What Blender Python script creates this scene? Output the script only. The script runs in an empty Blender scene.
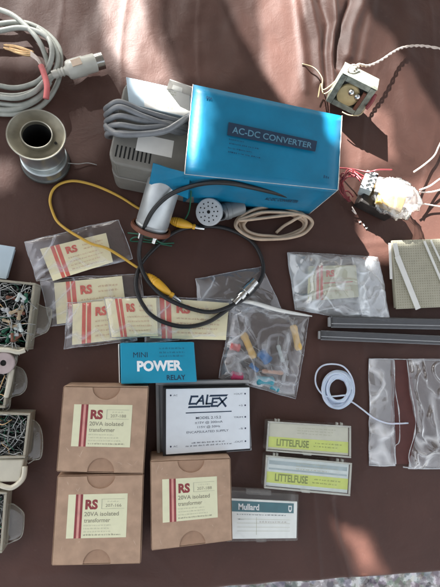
import bpy, bmesh, math, random
from mathutils import Vector, Matrix, noise
random.seed(7)
S = bpy.context.scene
COL = S.collection
MM = 0.001

# ------------------------------------------------------------------ camera
H = 318.0                        # camera height above the cloth, mm
FOV = math.radians(53.0)
FPX = 220.0 / math.tan(FOV / 2)  # focal length in photo pixels
# the point straight below the lens falls at photo pixel (155, 334): the phone leans away to the upper right
DN = Vector(((155 - 220) / FPX, -(334 - 293.5) / FPX, -1.0)).normalized()
RC = DN.rotation_difference(Vector((0, 0, -1))).to_matrix()
cd = bpy.data.cameras.new('camera'); cam = bpy.data.objects.new('camera', cd); COL.objects.link(cam)
cam.location = (0, 0, H * MM); cam.rotation_euler = RC.to_euler()
cd.sensor_fit = 'HORIZONTAL'; cd.angle = FOV; cd.clip_start = 0.005; cd.clip_end = 100
S.camera = cam

# ------------------------------------------------------------------ light
SUN_EL = math.radians(33.0)
AZ = Vector((-0.50, 0.866))
SUN_DIR = Vector((AZ.x * math.cos(SUN_EL), AZ.y * math.cos(SUN_EL), math.sin(SUN_EL))).normalized()
w = bpy.data.worlds.new('World'); S.world = w; w.use_nodes = True
nt = w.node_tree; nt.nodes.clear()
sky = nt.nodes.new('ShaderNodeTexSky'); sky.sky_type = 'NISHITA'; sky.sun_disc = False
sky.sun_elevation = SUN_EL; sky.sun_rotation = math.atan2(AZ.x, AZ.y)
sky.air_density = 1.0; sky.dust_density = 3.0; sky.ozone_density = 0.6
bg = nt.nodes.new('ShaderNodeBackground'); bg.inputs[1].default_value = 0.05
wo = nt.nodes.new('ShaderNodeOutputWorld')
hz = nt.nodes.new('ShaderNodeHueSaturation'); hz.inputs['Saturation'].default_value = .24
nt.links.new(sky.outputs[0], hz.inputs['Color']); nt.links.new(hz.outputs[0], bg.inputs[0]); nt.links.new(bg.outputs[0], wo.inputs[0])
sl = bpy.data.lights.new('sun', 'SUN'); sun = bpy.data.objects.new('sun', sl); COL.objects.link(sun)
sl.energy = 5.0; sl.angle = math.radians(0.5); sl.color = (1.0, 0.975, 0.94)
sun.location = SUN_DIR * 3
sun.rotation_euler = SUN_DIR.to_track_quat('Z', 'Y').to_euler()
S.view_settings.view_transform = 'Standard'; S.view_settings.look = 'None'
S.view_settings.exposure = 2.9; S.view_settings.gamma = 1.0
S.render.engine = 'CYCLES'
S.cycles.max_bounces = 10; S.cycles.transparent_max_bounces = 24
S.cycles.transmission_bounces = 6; S.cycles.glossy_bounces = 4
S.cycles.use_denoising = True

# ------------------------------------------------------------------ geometry helpers (mm, world)
def P(px, py, z=0.0):
    """the point of the horizontal plane at height z seen at photo pixel px, py"""
    dx = (px - 220.0) / FPX; dy = -(py - 293.5) / FPX; dz = -1.0
    d = RC @ Vector((dx, dy, dz))
    t = (z - H) / d.z
    return Vector((d.x * t, d.y * t, z))
def px_mm(z=0.0): return (H - z) / FPX

def empty(name, loc, rz=0.0):
    o = bpy.data.objects.new(name, None); COL.objects.link(o)
    o.empty_display_size = 0.01
    o.location = Vector(loc) * MM; o.rotation_euler = (0, 0, rz)
    return o
def tag(o, label=None, cat=None, group=None, kind=None):
    if label: o['label'] = label
    if cat: o['category'] = cat
    if group: o['group'] = group
    if kind: o['kind'] = kind
    return o
def root_of(o):
    while o.parent: o = o.parent
    return o

class MB:
    def __init__(s): s.v = []; s.f = []; s.m = []; s.sm = []
    def add(s, vs, fs, mat=0, smooth=False):
        b = len(s.v); s.v += [Vector(v) for v in vs]
        for f in fs: s.f.append([b + i for i in f]); s.m.append(mat); s.sm.append(smooth)
        return s
    def bm(s, bm, mat=0, smooth=False, M=None):
        bm.verts.ensure_lookup_table(); bm.verts.index_update()
        vs = [(M @ v.co) if M else v.co.copy() for v in bm.verts]
        s.add(vs, [[v.index for v in f.verts] for f in bm.faces], mat, smooth); bm.free(); return s
    def prism(s, pts, z0, z1=None, mat=0, bevel=0.0, smooth=False, seg=2):
        """pts: outline (Vectors, their z is the top unless z1 given)"""
        bm = bmesh.new(); n = len(pts)
        top = [bm.verts.new((p[0], p[1], p[2] if z1 is None else z1)) for p in pts]
        bot = [bm.verts.new((p[0], p[1], z0)) for p in pts]
        bm.faces.new(top); bm.faces.new(bot[::-1])
        for i in range(n): bm.faces.new((top[i], bot[i], bot[(i+1) % n], top[(i+1) % n]))
        bmesh.ops.recalc_face_normals(bm, faces=bm.faces)
        if bevel > 0:
            bmesh.ops.bevel(bm, geom=list(bm.edges), offset=bevel, segments=seg, affect='EDGES', profile=0.6)
        return s.bm(bm, mat, smooth)
    def box(s, c, size, rot=None, mat=0, bevel=0.0, smooth=False, seg=2):
        bm = bmesh.new(); bmesh.ops.create_cube(bm, size=1.0)
        bmesh.ops.scale(bm, verts=bm.verts, vec=size)
        if bevel > 0: bmesh.ops.bevel(bm, geom=list(bm.edges), offset=bevel, segments=seg, affect='EDGES', profile=0.6)
        M = Matrix.Translation(Vector(c)) @ (rot.to_4x4() if rot else Matrix())
        return s.bm(bm, mat, smooth, M)
    def slab(s, q, th, mo=0, mi=0, me=0):
        """thin wall: outer quad q (normal outward by its winding), thickness inward"""
        n = (q[1] - q[0]).cross(q[3] - q[0]).normalized()
        i = [p - n * th for p in q]
        s.add(list(q) + i, [(0, 1, 2, 3)], mo); b = len(s.v) - 8
        s.f.append([b+7, b+6, b+5, b+4]); s.m.append(mi); s.sm.append(False)
        for k in range(4):
            s.f.append([b+k, b+4+k, b+4+(k+1) % 4, b+(k+1) % 4]); s.m.append(me); s.sm.append(False)
        return s
    def tube(s, pts, r, seg=10, mat=0, cap=True, rfn=None):
        n = len(pts); rings = []
        up = Vector((0, 0, 1)); prev = None
        for i in range(n):
            t = (pts[min(i+1, n-1)] - pts[max(i-1, 0)])
            t = t.normalized() if t.length > 1e-9 else Vector((1, 0, 0))
            if prev is None:
                a = t.cross(up)
                if a.length < 1e-3: a = t.cross(Vector((1, 0, 0)))
                a.normalize()
            else:
                a = prev - t * prev.dot(t)
                a = a.normalized() if a.length > 1e-6 else t.orthogonal().normalized()
            prev = a; b = t.cross(a)
            rr = rfn(i / (n-1)) if rfn else r
            rings.append([pts[i] + (a * math.cos(k * 2*math.pi/seg) + b * math.sin(k * 2*math.pi/seg)) * rr for k in range(seg)])
        vs = [v for ring in rings for v in ring]; fs = []
        for i in range(n-1):
            for k in range(seg):
                k2 = (k+1) % seg
                fs.append((i*seg+k, i*seg+k2, (i+1)*seg+k2, (i+1)*seg+k))
        if cap: fs.append(tuple(range(seg))[::-1]); fs.append(tuple((n-1)*seg+k for k in range(seg)))
        return s.add(vs, fs, mat, True)
    def lathe(s, prof, a, b, seg=32, mats=None, mat=0, smooth=True):
        """profile [(t mm along a->b, r mm)]"""
        ax = (b - a).normalized(); u = ax.orthogonal().normalized(); v = ax.cross(u); base = len(s.v)
        for (t, r) in prof:
            for k in range(seg):
                an = k * 2*math.pi/seg
                s.v.append(a + ax * t + (u * math.cos(an) + v * math.sin(an)) * max(r, 1e-4))
        for i in range(len(prof)-1):
            flat = abs(prof[i][0]-prof[i+1][0]) < 1e-6
            for k in range(seg):
                k2 = (k+1) % seg
                s.f.append([base+i*seg+k, base+i*seg+k2, base+(i+1)*seg+k2, base+(i+1)*seg+k])
                s.m.append(mats[i] if mats else mat); s.sm.append(smooth and not flat)
        return s
    def build(s, name, mats, parent=None, sharp=None):
        me = bpy.data.meshes.new(name)
        if parent is not None:
            r = root_of(parent); a = r.rotation_euler.z
            L = r.location / MM; R = Matrix.Rotation(-a, 3, 'Z')
            vs = [(R @ (v - L)) * MM for v in s.v]
        else: vs = [v * MM for v in s.v]
        me.from_pydata([tuple(v) for v in vs], [], s.f)
        if not isinstance(mats, (list, tuple)): mats = [mats]
        for m in mats: me.materials.append(m)
        me.polygons.foreach_set('material_index', s.m); me.polygons.foreach_set('use_smooth', s.sm)
        me.update()
        if sharp: me.set_sharp_from_angle(angle=math.radians(sharp))
        o = bpy.data.objects.new(name, me); COL.objects.link(o)
        if parent is not None: o.parent = parent
        return o

def recenter(o):
    """give a single-mesh thing an origin at its own base"""
    me = o.data; n = len(me.vertices)
    xs = [v.co for v in me.vertices]
    c = Vector((sum(v.x for v in xs)/n, sum(v.y for v in xs)/n, min(v.z for v in xs)))
    me.transform(Matrix.Translation(-c)); o.location = c
    return o

def spline(pts, per=8, closed=False):
    out = []; n = len(pts)
    rng = range(n if closed else n-1)
    for i in rng:
        g = (lambda j: pts[j % n]) if closed else (lambda j: pts[min(max(j, 0), n-1)])
        p0, p1, p2, p3 = g(i-1), g(i), g(i+1), g(i+2)
        for k in range(per):
            t = k / per
            out.append(0.5 * ((2*p1) + (p2-p0)*t + (2*p0-5*p1+4*p2-p3)*t*t + (3*p1-p0-3*p2+p3)*t**3))
    out.append(pts[0].copy() if closed else pts[-1].copy())
    return out
def pth(lst, per=8): return spline([P(*q) for q in lst], per)

class Quad:
    def __init__(s, c): s.c = c; s.n = (c[3]-c[0]).cross(c[1]-c[0]).normalized() * 1.0
    def W(s): return ((s.c[1]-s.c[0]).length + (s.c[2]-s.c[3]).length) / 2
    def Hh(s): return ((s.c[3]-s.c[0]).length + (s.c[2]-s.c[1]).length) / 2
    def at(s, u, v, lift=0.0):
        a = s.c[0].lerp(s.c[1], u); b = s.c[3].lerp(s.c[2], u)
        p = a.lerp(b, v)
        n = (s.c[1]-s.c[0]).cross(s.c[0]-s.c[3]).normalized()
        return p + n * lift
    def sub(s, u0, v0, u1, v1, lift=0.0):
        return Quad([s.at(u0, v0, lift), s.at(u1, v0, lift), s.at(u1, v1, lift), s.at(u0, v1, lift)])
    def ang(s): d = s.c[1]-s.c[0]; return math.atan2(d.y, d.x)
    def mid(s, z=None):
        m = sum(s.c, Vector()) / 4
        if z is not None: m.z = z
        return m
def PQ(pts, z):
    if not isinstance(z, (list, tuple)): z = [z]*4
    return Quad([P(p[0], p[1], z[i]) for i, p in enumerate(pts)])
def patch(mb, q, lift=0.0, mat=0, u=(0, 1), v=(0, 1)):
    c = [q.at(u[0], v[0], lift), q.at(u[0], v[1], lift), q.at(u[1], v[1], lift), q.at(u[1], v[0], lift)]
    return mb.add(c, [(0, 1, 2, 3)], mat)

_tc = {}
def text_geo(txt, bold):
    k = (txt, bold)
    if k in _tc: return _tc[k]
    cu = bpy.data.curves.new('t', 'FONT'); cu.body = txt; cu.size = 1.0; cu.offset = bold; cu.resolution_u = 3
    ob = bpy.data.objects.new('t', cu); COL.objects.link(ob)
    dg = bpy.context.evaluated_depsgraph_get(); dg.update()
    me = bpy.data.meshes.new_from_object(ob.evaluated_get(dg))
    vs = [v.co.copy() for v in me.vertices]; fs = [list(p.vertices) for p in me.polygons]
    bpy.data.objects.remove(ob); bpy.data.curves.remove(cu); bpy.data.meshes.remove(me)
    _tc[k] = (vs, fs); return _tc[k]
def text(mb, q, txt, u0, v1, hv, mat=0, bold=0.0, lift=0.06, uw=None, slant=0.0):
    """text on quad q: left end u0, baseline v1, cap height hv (fraction of quad), optional width uw (fraction)"""
    vs, fs = text_geo(txt, bold)
    if not vs: return
    x0 = min(v.x for v in vs); x1 = max(v.x for v in vs)
    cap = 0.70
    sy = hv / cap
    sx = (uw / (x1-x0)) if uw else sy * q.Hh() / q.W()
    mb.add([q.at(u0 + ((v.x-x0) + slant*v.y)*sx, v1 - v.y*sy, lift) for v in vs], fs, mat)
def greek(mb, q, u0, u1, v, hv, mat=0, lift=0.06, rnd=random):
    """a line of print too small to read: short inked dashes"""
    u = u0
    while u < u1:
        wd = rnd.uniform(0.012, 0.05); e = min(u+wd, u1)
        k = u
        while k < e:
            g = min(k + rnd.uniform(.006, .011), e); hh = hv * rnd.uniform(.55, 1.0)
            patch(mb, q, lift, mat, (k, max(g-.003, k+.002)), (v-hh, v)); k = g + .002
        u = e + 0.014

# ------------------------------------------------------------------ materials
def newmat(name):
    m = bpy.data.materials.new(name); m.use_nodes = True; n = m.node_tree; n.nodes.clear()
    out = n.nodes.new('ShaderNodeOutputMaterial'); return m, n, out
def mat(name, col, rough=0.5, metal=0.0, spec=0.5, var=0.12, vs=150.0, bump=0.15, bs=900.0, coat=0.0, bd=0.0002, sheen=0.0, dirt=0.0, aniso=0.0, trans=0.0, sss=0.0):
    m, n, out = newmat(name)
    b = n.nodes.new('ShaderNodeBsdfPrincipled')
    tc = n.nodes.new('ShaderNodeTexCoord')
    no = n.nodes.new('ShaderNodeTexNoise'); no.inputs['Scale'].default_value = vs; no.inputs['Detail'].default_value = 6
    n.links.new(tc.outputs['Object'], no.inputs['Vector'])
    rp = n.nodes.new('ShaderNodeValToRGB')
    c = Vector(col)
    rp.color_ramp.elements[0].position = 0.3; rp.color_ramp.elements[1].position = 0.7
    rp.color_ramp.elements[0].color = (*(c*(1-var)), 1); rp.color_ramp.elements[1].color = (*[min(1, x) for x in c*(1+var)], 1)
    n.links.new(no.outputs['Fac'], rp.inputs[0]); src = rp.outputs[0]
    if dirt > 0:
        n2 = n.nodes.new('ShaderNodeTexNoise'); n2.inputs['Scale'].default_value = vs*0.35; n2.inputs['Detail'].default_value = 8; n2.inputs['Roughness'].default_value = .7
        n.links.new(tc.outputs['Object'], n2.inputs['Vector'])
        r2 = n.nodes.new('ShaderNodeValToRGB'); r2.color_ramp.elements[0].position = .52; r2.color_ramp.elements[1].position = .72
        r2.color_ramp.elements[0].color = (0, 0, 0, 1); r2.color_ramp.elements[1].color = (dirt, dirt, dirt, 1)
        n.links.new(n2.outputs['Fac'], r2.inputs[0])
        mx = n.nodes.new('ShaderNodeMixRGB'); n.links.new(r2.outputs[0], mx.inputs[0]); n.links.new(src, mx.inputs[1])
        mx.inputs[2].default_value = (*(c*0.45), 1); src = mx.outputs[0]
    n.links.new(src, b.inputs['Base Color'])
    b.inputs['Roughness'].default_value = rough; b.inputs['Metallic'].default_value = metal
    b.inputs['Specular IOR Level'].default_value = spec
    b.inputs['Coat Weight'].default_value = coat; b.inputs['Coat Roughness'].default_value = 0.15
    b.inputs['Sheen Weight'].default_value = sheen; b.inputs['Transmission Weight'].default_value = trans
    if sss: b.inputs['Subsurface Weight'].default_value = sss; b.inputs['Subsurface Scale'].default_value = 0.003
    if bump > 0:
        nb = n.nodes.new('ShaderNodeTexNoise'); nb.inputs['Scale'].default_value = bs; nb.inputs['Detail'].default_value = 4
        n.links.new(tc.outputs['Object'], nb.inputs['Vector'])
        bp = n.nodes.new('ShaderNodeBump'); bp.inputs['Strength'].default_value = bump; bp.inputs['Distance'].default_value = bd
        n.links.new(nb.outputs['Fac'], bp.inputs['Height']); n.links.new(bp.outputs[0], b.inputs['Normal'])
    n.links.new(b.outputs[0], out.inputs[0]); return m
def film(name, tint=(.93, .95, .97), body=(.75, .78, .82), a=0.08, f=0.9, rough=0.12, bs=120.0, bstr=0.5, bd=0.001, glare=0.22):
    """thin clear plastic: mostly see-through, shiny, a little milky"""
    m, n, out = newmat(name)
    tc = n.nodes.new('ShaderNodeTexCoord'); nb = n.nodes.new('ShaderNodeTexNoise')
    nb.inputs['Scale'].default_value = bs; nb.inputs['Detail'].default_value = 5; nb.inputs['Distortion'].default_value = 1.2
    n.links.new(tc.outputs['Object'], nb.inputs['Vector'])
    bp = n.nodes.new('ShaderNodeBump'); bp.inputs['Strength'].default_value = bstr; bp.inputs['Distance'].default_value = bd
    n.links.new(nb.outputs['Fac'], bp.inputs['Height'])
    tr = n.nodes.new('ShaderNodeBsdfTransparent'); tr.inputs[0].default_value = (*tint, 1)
    pr = n.nodes.new('ShaderNodeBsdfPrincipled'); pr.inputs['Base Color'].default_value = (*body, 1)
    pr.inputs['Roughness'].default_value = 0.4
    gl = n.nodes.new('ShaderNodeBsdfGlossy'); gl.inputs['Roughness'].default_value = rough; gl.inputs[0].default_value = (1, 1, 1, 1)
    lw = n.nodes.new('ShaderNodeLayerWeight'); fr = lw
    p5 = n.nodes.new('ShaderNodeMath'); p5.operation = 'POWER'; p5.inputs[1].default_value = 4.0
    n.links.new(lw.outputs['Facing'], p5.inputs[0])
    ma = n.nodes.new('ShaderNodeMath'); ma.operation = 'MULTIPLY_ADD'; ma.inputs[1].default_value = .7; ma.inputs[2].default_value = .04
    n.links.new(p5.outputs[0], ma.inputs[0])
    for x in (pr.inputs['Normal'], gl.inputs['Normal'], fr.inputs['Normal']): n.links.new(bp.outputs[0], x)
    m1 = n.nodes.new('ShaderNodeMixShader')
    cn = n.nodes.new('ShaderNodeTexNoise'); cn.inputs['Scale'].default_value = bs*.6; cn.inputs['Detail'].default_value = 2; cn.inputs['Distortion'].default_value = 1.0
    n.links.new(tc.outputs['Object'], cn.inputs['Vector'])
    cr = n.nodes.new('ShaderNodeValToRGB'); e = cr.color_ramp.elements   # white blotches painted into the film as glare
    hi = min(1, a+glare)
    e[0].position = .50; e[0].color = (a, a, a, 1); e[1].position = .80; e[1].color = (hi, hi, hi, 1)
    # thin painted glare lines: contour of a second, warped noise
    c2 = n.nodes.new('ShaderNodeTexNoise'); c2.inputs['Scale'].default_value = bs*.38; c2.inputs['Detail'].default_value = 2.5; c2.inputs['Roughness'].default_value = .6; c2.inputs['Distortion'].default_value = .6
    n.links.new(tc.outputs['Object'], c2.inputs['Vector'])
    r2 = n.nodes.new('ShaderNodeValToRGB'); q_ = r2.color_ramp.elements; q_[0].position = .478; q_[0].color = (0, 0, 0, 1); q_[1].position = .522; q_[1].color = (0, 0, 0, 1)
    k_ = q_.new(.50); k_.color = (glare, glare, glare, 1)
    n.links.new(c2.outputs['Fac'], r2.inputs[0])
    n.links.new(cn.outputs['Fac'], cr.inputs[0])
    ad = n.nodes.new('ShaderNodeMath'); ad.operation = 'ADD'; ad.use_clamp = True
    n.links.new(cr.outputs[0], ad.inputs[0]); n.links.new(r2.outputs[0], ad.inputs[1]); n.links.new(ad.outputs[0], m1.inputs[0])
    n.links.new(tr.outputs[0], m1.inputs[1]); n.links.new(pr.outputs[0], m1.inputs[2])
    mu = n.nodes.new('ShaderNodeMath'); mu.operation = 'MULTIPLY'; mu.inputs[1].default_value = f; mu.use_clamp = True
    n.links.new(ma.outputs[0], mu.inputs[0])
    m2 = n.nodes.new('ShaderNodeMixShader'); n.links.new(mu.outputs[0], m2.inputs[0])
    n.links.new(m1.outputs[0], m2.inputs[1]); n.links.new(gl.outputs[0], m2.inputs[2])
    n.links.new(m2.outputs[0], out.inputs[0]); return m

M_kraft = mat('kraft_board', (.42, .285, .20), .75, var=.14, vs=120, bump=.45, bs=1200, bd=.00015, spec=.3, dirt=.28)
M_kraft_in = mat('kraft_flap', (.37, .24, .165), .8, var=.07, vs=260, bump=.25, bs=1500, bd=.0001, spec=.2)
M_scuff = mat('scuffed_board', (.55, .42, .33), .85, bump=.3)
M_label = mat('cream_label', (.72, .72, .50), .55, var=.03, vs=200, bump=.05, dirt=.06)
M_dred = mat('dark_red_ink', (.26, .045, .05), .6, bump=0)
M_pinkink = mat('pink_ink', (.62, .30, .26), .6, bump=0)
M_ink = mat('grey_ink', (.26, .25, .18), .6, bump=0)
M_ink2 = mat('faint_ink', (.50, .51, .36), .6, bump=0)
M_black = mat('black_plastic', (.012, .012, .014), .35, var=.2, bump=.1)
M_rubber = mat('black_rubber', (.014, .014, .015), .45, var=.2, bump=.15)
M_blue = mat('blue_card', (.0, .185, .34), .45, var=.15, vs=45, bump=.3, bs=140, bd=.0006, coat=.08, dirt=.25)
M_blue2 = mat('blue_relay_card', (.008, .29, .46), .35, var=.05, vs=80, bump=.1, bs=300, coat=.2)
M_inner = mat('grey_board', (.45, .43, .40), .8, bump=.2)
M_edge = mat('board_edge', (.75, .74, .70), .8, bump=.1)
M_navy = mat('navy_ink', (.012, .035, .075), .45, bump=0)
M_dimnavy = mat('dim_navy_ink', (.004, .07, .15), .45, bump=0)
M_paleblue = mat('pale_blue_ink', (.10, .25, .35), .5, bump=0)
M_white = mat('white_plate', (.74, .80, .85), .35, var=.03, bump=.05, dirt=.05)
M_whiteink = mat('white_ink', (.85, .88, .9), .5, bump=0)
M_grey = mat('grey_moulding', (.19, .185, .165), .5, var=.08, bump=.12)
M_greyd = mat('grey_cable', (.19, .205, .22), .38, var=.18, bump=.25, bs=500, coat=.35, dirt=.25)
M_cable = mat('pale_cable', (.42, .44, .40), .42, var=.16, bump=.25, bs=400, coat=.2, dirt=.3)
M_plug = mat('plug_plastic', (.58, .58, .52), .35, var=.06, bump=.05, coat=.3)
M_steel = mat('tinned_steel', (.28, .26, .195), .42, metal=.7, var=.35, vs=70, bump=.1, dirt=.35)
M_dull = mat('dull_base', (.10, .105, .10), .4, metal=.7, var=.3, vs=90, bump=.2, dirt=.4)
M_rimmetal = mat('pale_rim', (.50, .49, .42), .35, metal=.8, var=.3, vs=90, bump=.1)  # lighter metal than the dish, for the flange rims
M_zinc = mat('zinc', (.55, .60, .60), .3, metal=.9, var=.22, vs=70, bump=.15, bs=300, dirt=.3)
M_nickel = mat('nickel', (.7, .7, .68), .2, metal=1, var=.15, bump=.05)
M_alu = mat('aluminium_can', (.52, .55, .56), .4, metal=.6, var=.16, vs=90, bump=.25, bs=250, dirt=.3)
M_bake = mat('bakelite', (.16, .055, .03), .5, var=.2, bump=.2)
M_green = mat('green_wire', (.01, .10, .055), .4, bump=0)
M_yellow = mat('yellow_wire', (.62, .38, .06), .45, var=.1, bump=.05)
M_yclip = mat('yellow_boot', (.80, .43, .03), .4, var=.1, bump=.1, coat=.2)
M_pink = mat('pink_sleeve', (.65, .17, .17), .45, var=.1, bump=.05)
M_copper = mat('copper_strand', (.75, .50, .26), .35, metal=.6, var=.2, bump=.2)
M_hole = mat('dark_hole', (.004, .004, .004), .8, bump=0)
M_disc = mat('pale_ceramic', (.52, .54, .55), .5, var=.05, bump=.08)
M_barrel = mat('grey_barrel', (.22, .23, .23), .4, metal=.3, var=.1, bump=.1)
M_tan = mat('tan_cord', (.56, .42, .30), .7, var=.15, bump=.5, bs=1500, bd=.0004)
M_thread = mat('white_thread', (.66, .72, .84), .45, var=.06, bump=.2, bs=2000, sss=.2)
M_lamin = mat('laminations', (.29, .31, .255), .45, metal=.45, var=.35, vs=300, bump=.3, bs=1500)
M_iron = mat('dark_iron', (.03, .027, .025), .5, metal=.3, var=.3, bump=.3)
M_bobbin = mat('cream_bobbin', (.60, .47, .24), .45, var=.1, bump=.1)
M_wwire = mat('white_wire', (.72, .62, .55), .5, var=.1, bump=.2)
M_redw = mat('red_wire', (.22, .03, .035), .4, var=.15, bump=.1)
M_tag = mat('pale_tagboard', (.50, .56, .55), .5, var=.08, bump=.1)
M_amber = mat('amber_tape', (.42, .26, .06), .4, var=.2, bump=.1)
M_card = mat('cream_card', (.93, .87, .58), .6, var=.03, vs=200, bump=.05)
M_cardred = mat('red_print', (.72, .16, .12), .6, bump=0)
M_cardink = mat('brown_print', (.66, .45, .30), .6, bump=0)
M_board = mat('perf_board', (.44, .42, .32), .6, var=.06, bump=.15)
M_boardhole = mat('perf_hole', (.33, .315, .24), .8, bump=0)
M_strip = mat('white_strip', (.80, .80, .76), .45, var=.03, bump=.05)
M_lime = mat('lime_paper', (.66, .76, .17), .5, var=.08, vs=90, bump=.03)
M_limeink = mat('olive_ink', (.24, .30, .06), .5, bump=0)
M_fusepaper = mat('pale_paper', (.66, .66, .55), .5, var=.05, vs=120, bump=.05)
M_fusein = mat('silver_paper', (.72, .80, .80), .4, var=.08, vs=120, bump=.05)
M_teal = mat('teal_ink', (.02, .15, .19), .45, bump=0)
M_mpaper = mat('mullard_paper', (.92, .96, .94), .5, var=.03, bump=.04)
M_foam = mat('grey_tray', (.40, .41, .42), .5, var=.06, bump=.2)
M_lead = mat('tinned_lead', (.36, .37, .36), .32, metal=.7, var=.3, vs=400, bump=0)
M_resb = mat('tan_resistor', (.40, .31, .20), .45, var=.15, bump=0)
M_cyan = mat('cyan_body', (.03, .28, .36), .35, bump=0, coat=.4)
M_blueb = mat('blue_body', (.02, .16, .42), .35, bump=0, coat=.4)
M_mag = mat('magenta_body', (.45, .04, .12), .4, bump=0)
M_peach = mat('peach_paper', (.60, .35, .24), .6, bump=0)
M_ybody = mat('yellow_body', (.72, .47, .14), .45, var=.08, bump=.05)
M_tray = mat('pale_tray_plastic', (.33, .31, .245), .35, var=.08, bump=.1, coat=.3, sss=.1)
M_traywhite = mat('white_tray_lip', (.56, .53, .43), .35, var=.06, bump=.1, coat=.3)
M_bluecard = mat('pale_blue_card', (.50, .62, .70), .5, var=.08, vs=60, bump=.05)
M_maroon = mat('maroon_band', (.10, .028, .022), .55, var=.1, bump=.2)
M_fusebody = mat('fuse_glass', (.50, .52, .50), .2, metal=.4, var=.2, vs=300, bump=0)
F_bag = film('clear_bag', a=.05, f=2.8, rough=.10, bs=45, bstr=.5, tint=(.98, .985, .99), glare=.3, body=(.86, .9, .95))
F_milk = film('milky_bag', a=.20, f=3.2, rough=.12, bs=38, bstr=.55, body=(.86, .92, .95), tint=(.99, .99, .99), glare=.45)
F_packet = film('packet_film', a=.02, f=2.3, rough=.09, bs=45, bstr=.35, body=(.86, .88, .97), tint=(.99, .99, 1), glare=.28)
F_big = film('big_bag_film', a=.11, f=3.8, rough=.12, bs=28, bstr=.55, bd=.002, body=(.86, .86, .86), tint=(.97, .97, .97), glare=.55)
F_case = film('clear_case', a=.05, f=1.1, rough=.08, bs=30, bstr=.2, body=(.72, .73, .68), tint=(.98, .98, .97), glare=.06)
F_rim = film('frosted_rim', a=.45, f=1.2, rough=.15, bs=30, bstr=.2, body=(.72, .73, .66), tint=(.98, .98, .97), glare=.1)
F_tube = film('smoky_tube', tint=(.40, .42, .44), a=.6, f=1.6, rough=.12, bs=30, bstr=.1, body=(.06, .063, .068), glare=.05)
F_flange = film('flange_plastic', tint=(.85, .84, .78), a=.20, f=2.2, rough=.12, bs=60, bstr=.5, body=(.42, .42, .36), glare=.1)
F_wrap = film('white_wrap', tint=(.97, .97, .95), a=.22, f=3.0, rough=.15, bs=70, bstr=.6, body=(.85, .85, .82), glare=.3)

F_edge = film('sealed_edge', a=.30, f=2.0, rough=.15, body=(.78, .80, .84))
# cloth
def cloth_mat():
    m, n, out = newmat('maroon_vinyl_cloth')
    b = n.nodes.new('ShaderNodeBsdfPrincipled'); tc = n.nodes.new('ShaderNodeTexCoord')
    no = n.nodes.new('ShaderNodeTexNoise'); no.inputs['Scale'].default_value = 14; no.inputs['Detail'].default_value = 7; no.inputs['Roughness'].default_value = .62
    n.links.new(tc.outputs['Object'], no.inputs['Vector'])
    rp = n.nodes.new('ShaderNodeValToRGB'); e = rp.color_ramp.elements
    e[0].position = .32; e[1].position = .70
    e[0].color = (.054, .0215, .0145, 1); e[1].color = (.080, .0325, .023, 1)
    n.links.new(no.outputs['Fac'], rp.inputs[0])
    # worn pale specks and scuffs
    n3 = n.nodes.new('ShaderNodeTexNoise'); n3.inputs['Scale'].default_value = 240; n3.inputs['Detail'].default_value = 3
    n.links.new(tc.outputs['Object'], n3.inputs['Vector'])
    r3 = n.nodes.new('ShaderNodeValToRGB'); r3.color_ramp.elements[0].position = .66; r3.color_ramp.elements[1].position = .80
    r3.color_ramp.elements[0].color = (0, 0, 0, 1); r3.color_ramp.elements[1].color = (.35, .35, .35, 1)
    n.links.new(n3.outputs['Fac'], r3.inputs[0])
    mx = n.nodes.new('ShaderNodeMixRGB'); n.links.new(r3.outputs[0], mx.inputs[0]); n.links.new(rp.outputs[0], mx.inputs[1]); mx.inputs[2].default_value = (.11, .065, .055, 1)
    n.links.new(mx.outputs[0], b.inputs['Base Color'])
    b.inputs['Roughness'].default_value = .6; b.inputs['Specular IOR Level'].default_value = .45
    b.inputs['Sheen Weight'].default_value = .06; b.inputs['Sheen Roughness'].default_value = .5
    b.inputs['Sheen Tint'].default_value = (.9, .8, .75, 1)
    g1 = n.nodes.new('ShaderNodeTexNoise'); g1.inputs['Scale'].default_value = 700; g1.inputs['Detail'].default_value = 3
    g2 = n.nodes.new('ShaderNodeTexNoise'); g2.inputs['Scale'].default_value = 60; g2.inputs['Detail'].default_value = 5; g2.inputs['Distortion'].default_value = .8
    n.links.new(tc.outputs['Object'], g1.inputs['Vector']); n.links.new(tc.outputs['Object'], g2.inputs['Vector'])
    b1 = n.nodes.new('ShaderNodeBump'); b1.inputs['Strength'].default_value = .35; b1.inputs['Distance'].default_value = .0002
    b2 = n.nodes.new('ShaderNodeBump'); b2.inputs['Strength'].default_value = .28; b2.inputs['Distance'].default_value = .0015
    n.links.new(g2.outputs['Fac'], b2.inputs['Height']); n.links.new(g1.outputs['Fac'], b1.inputs['Height'])
    g2.inputs['Roughness'].default_value = .65
    n.links.new(b2.outputs[0], b1.inputs['Normal']); n.links.new(b1.outputs[0], b.inputs['Normal'])
    n.links.new(b.outputs[0], out.inputs[0]); return m
M_cloth = cloth_mat()

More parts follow.
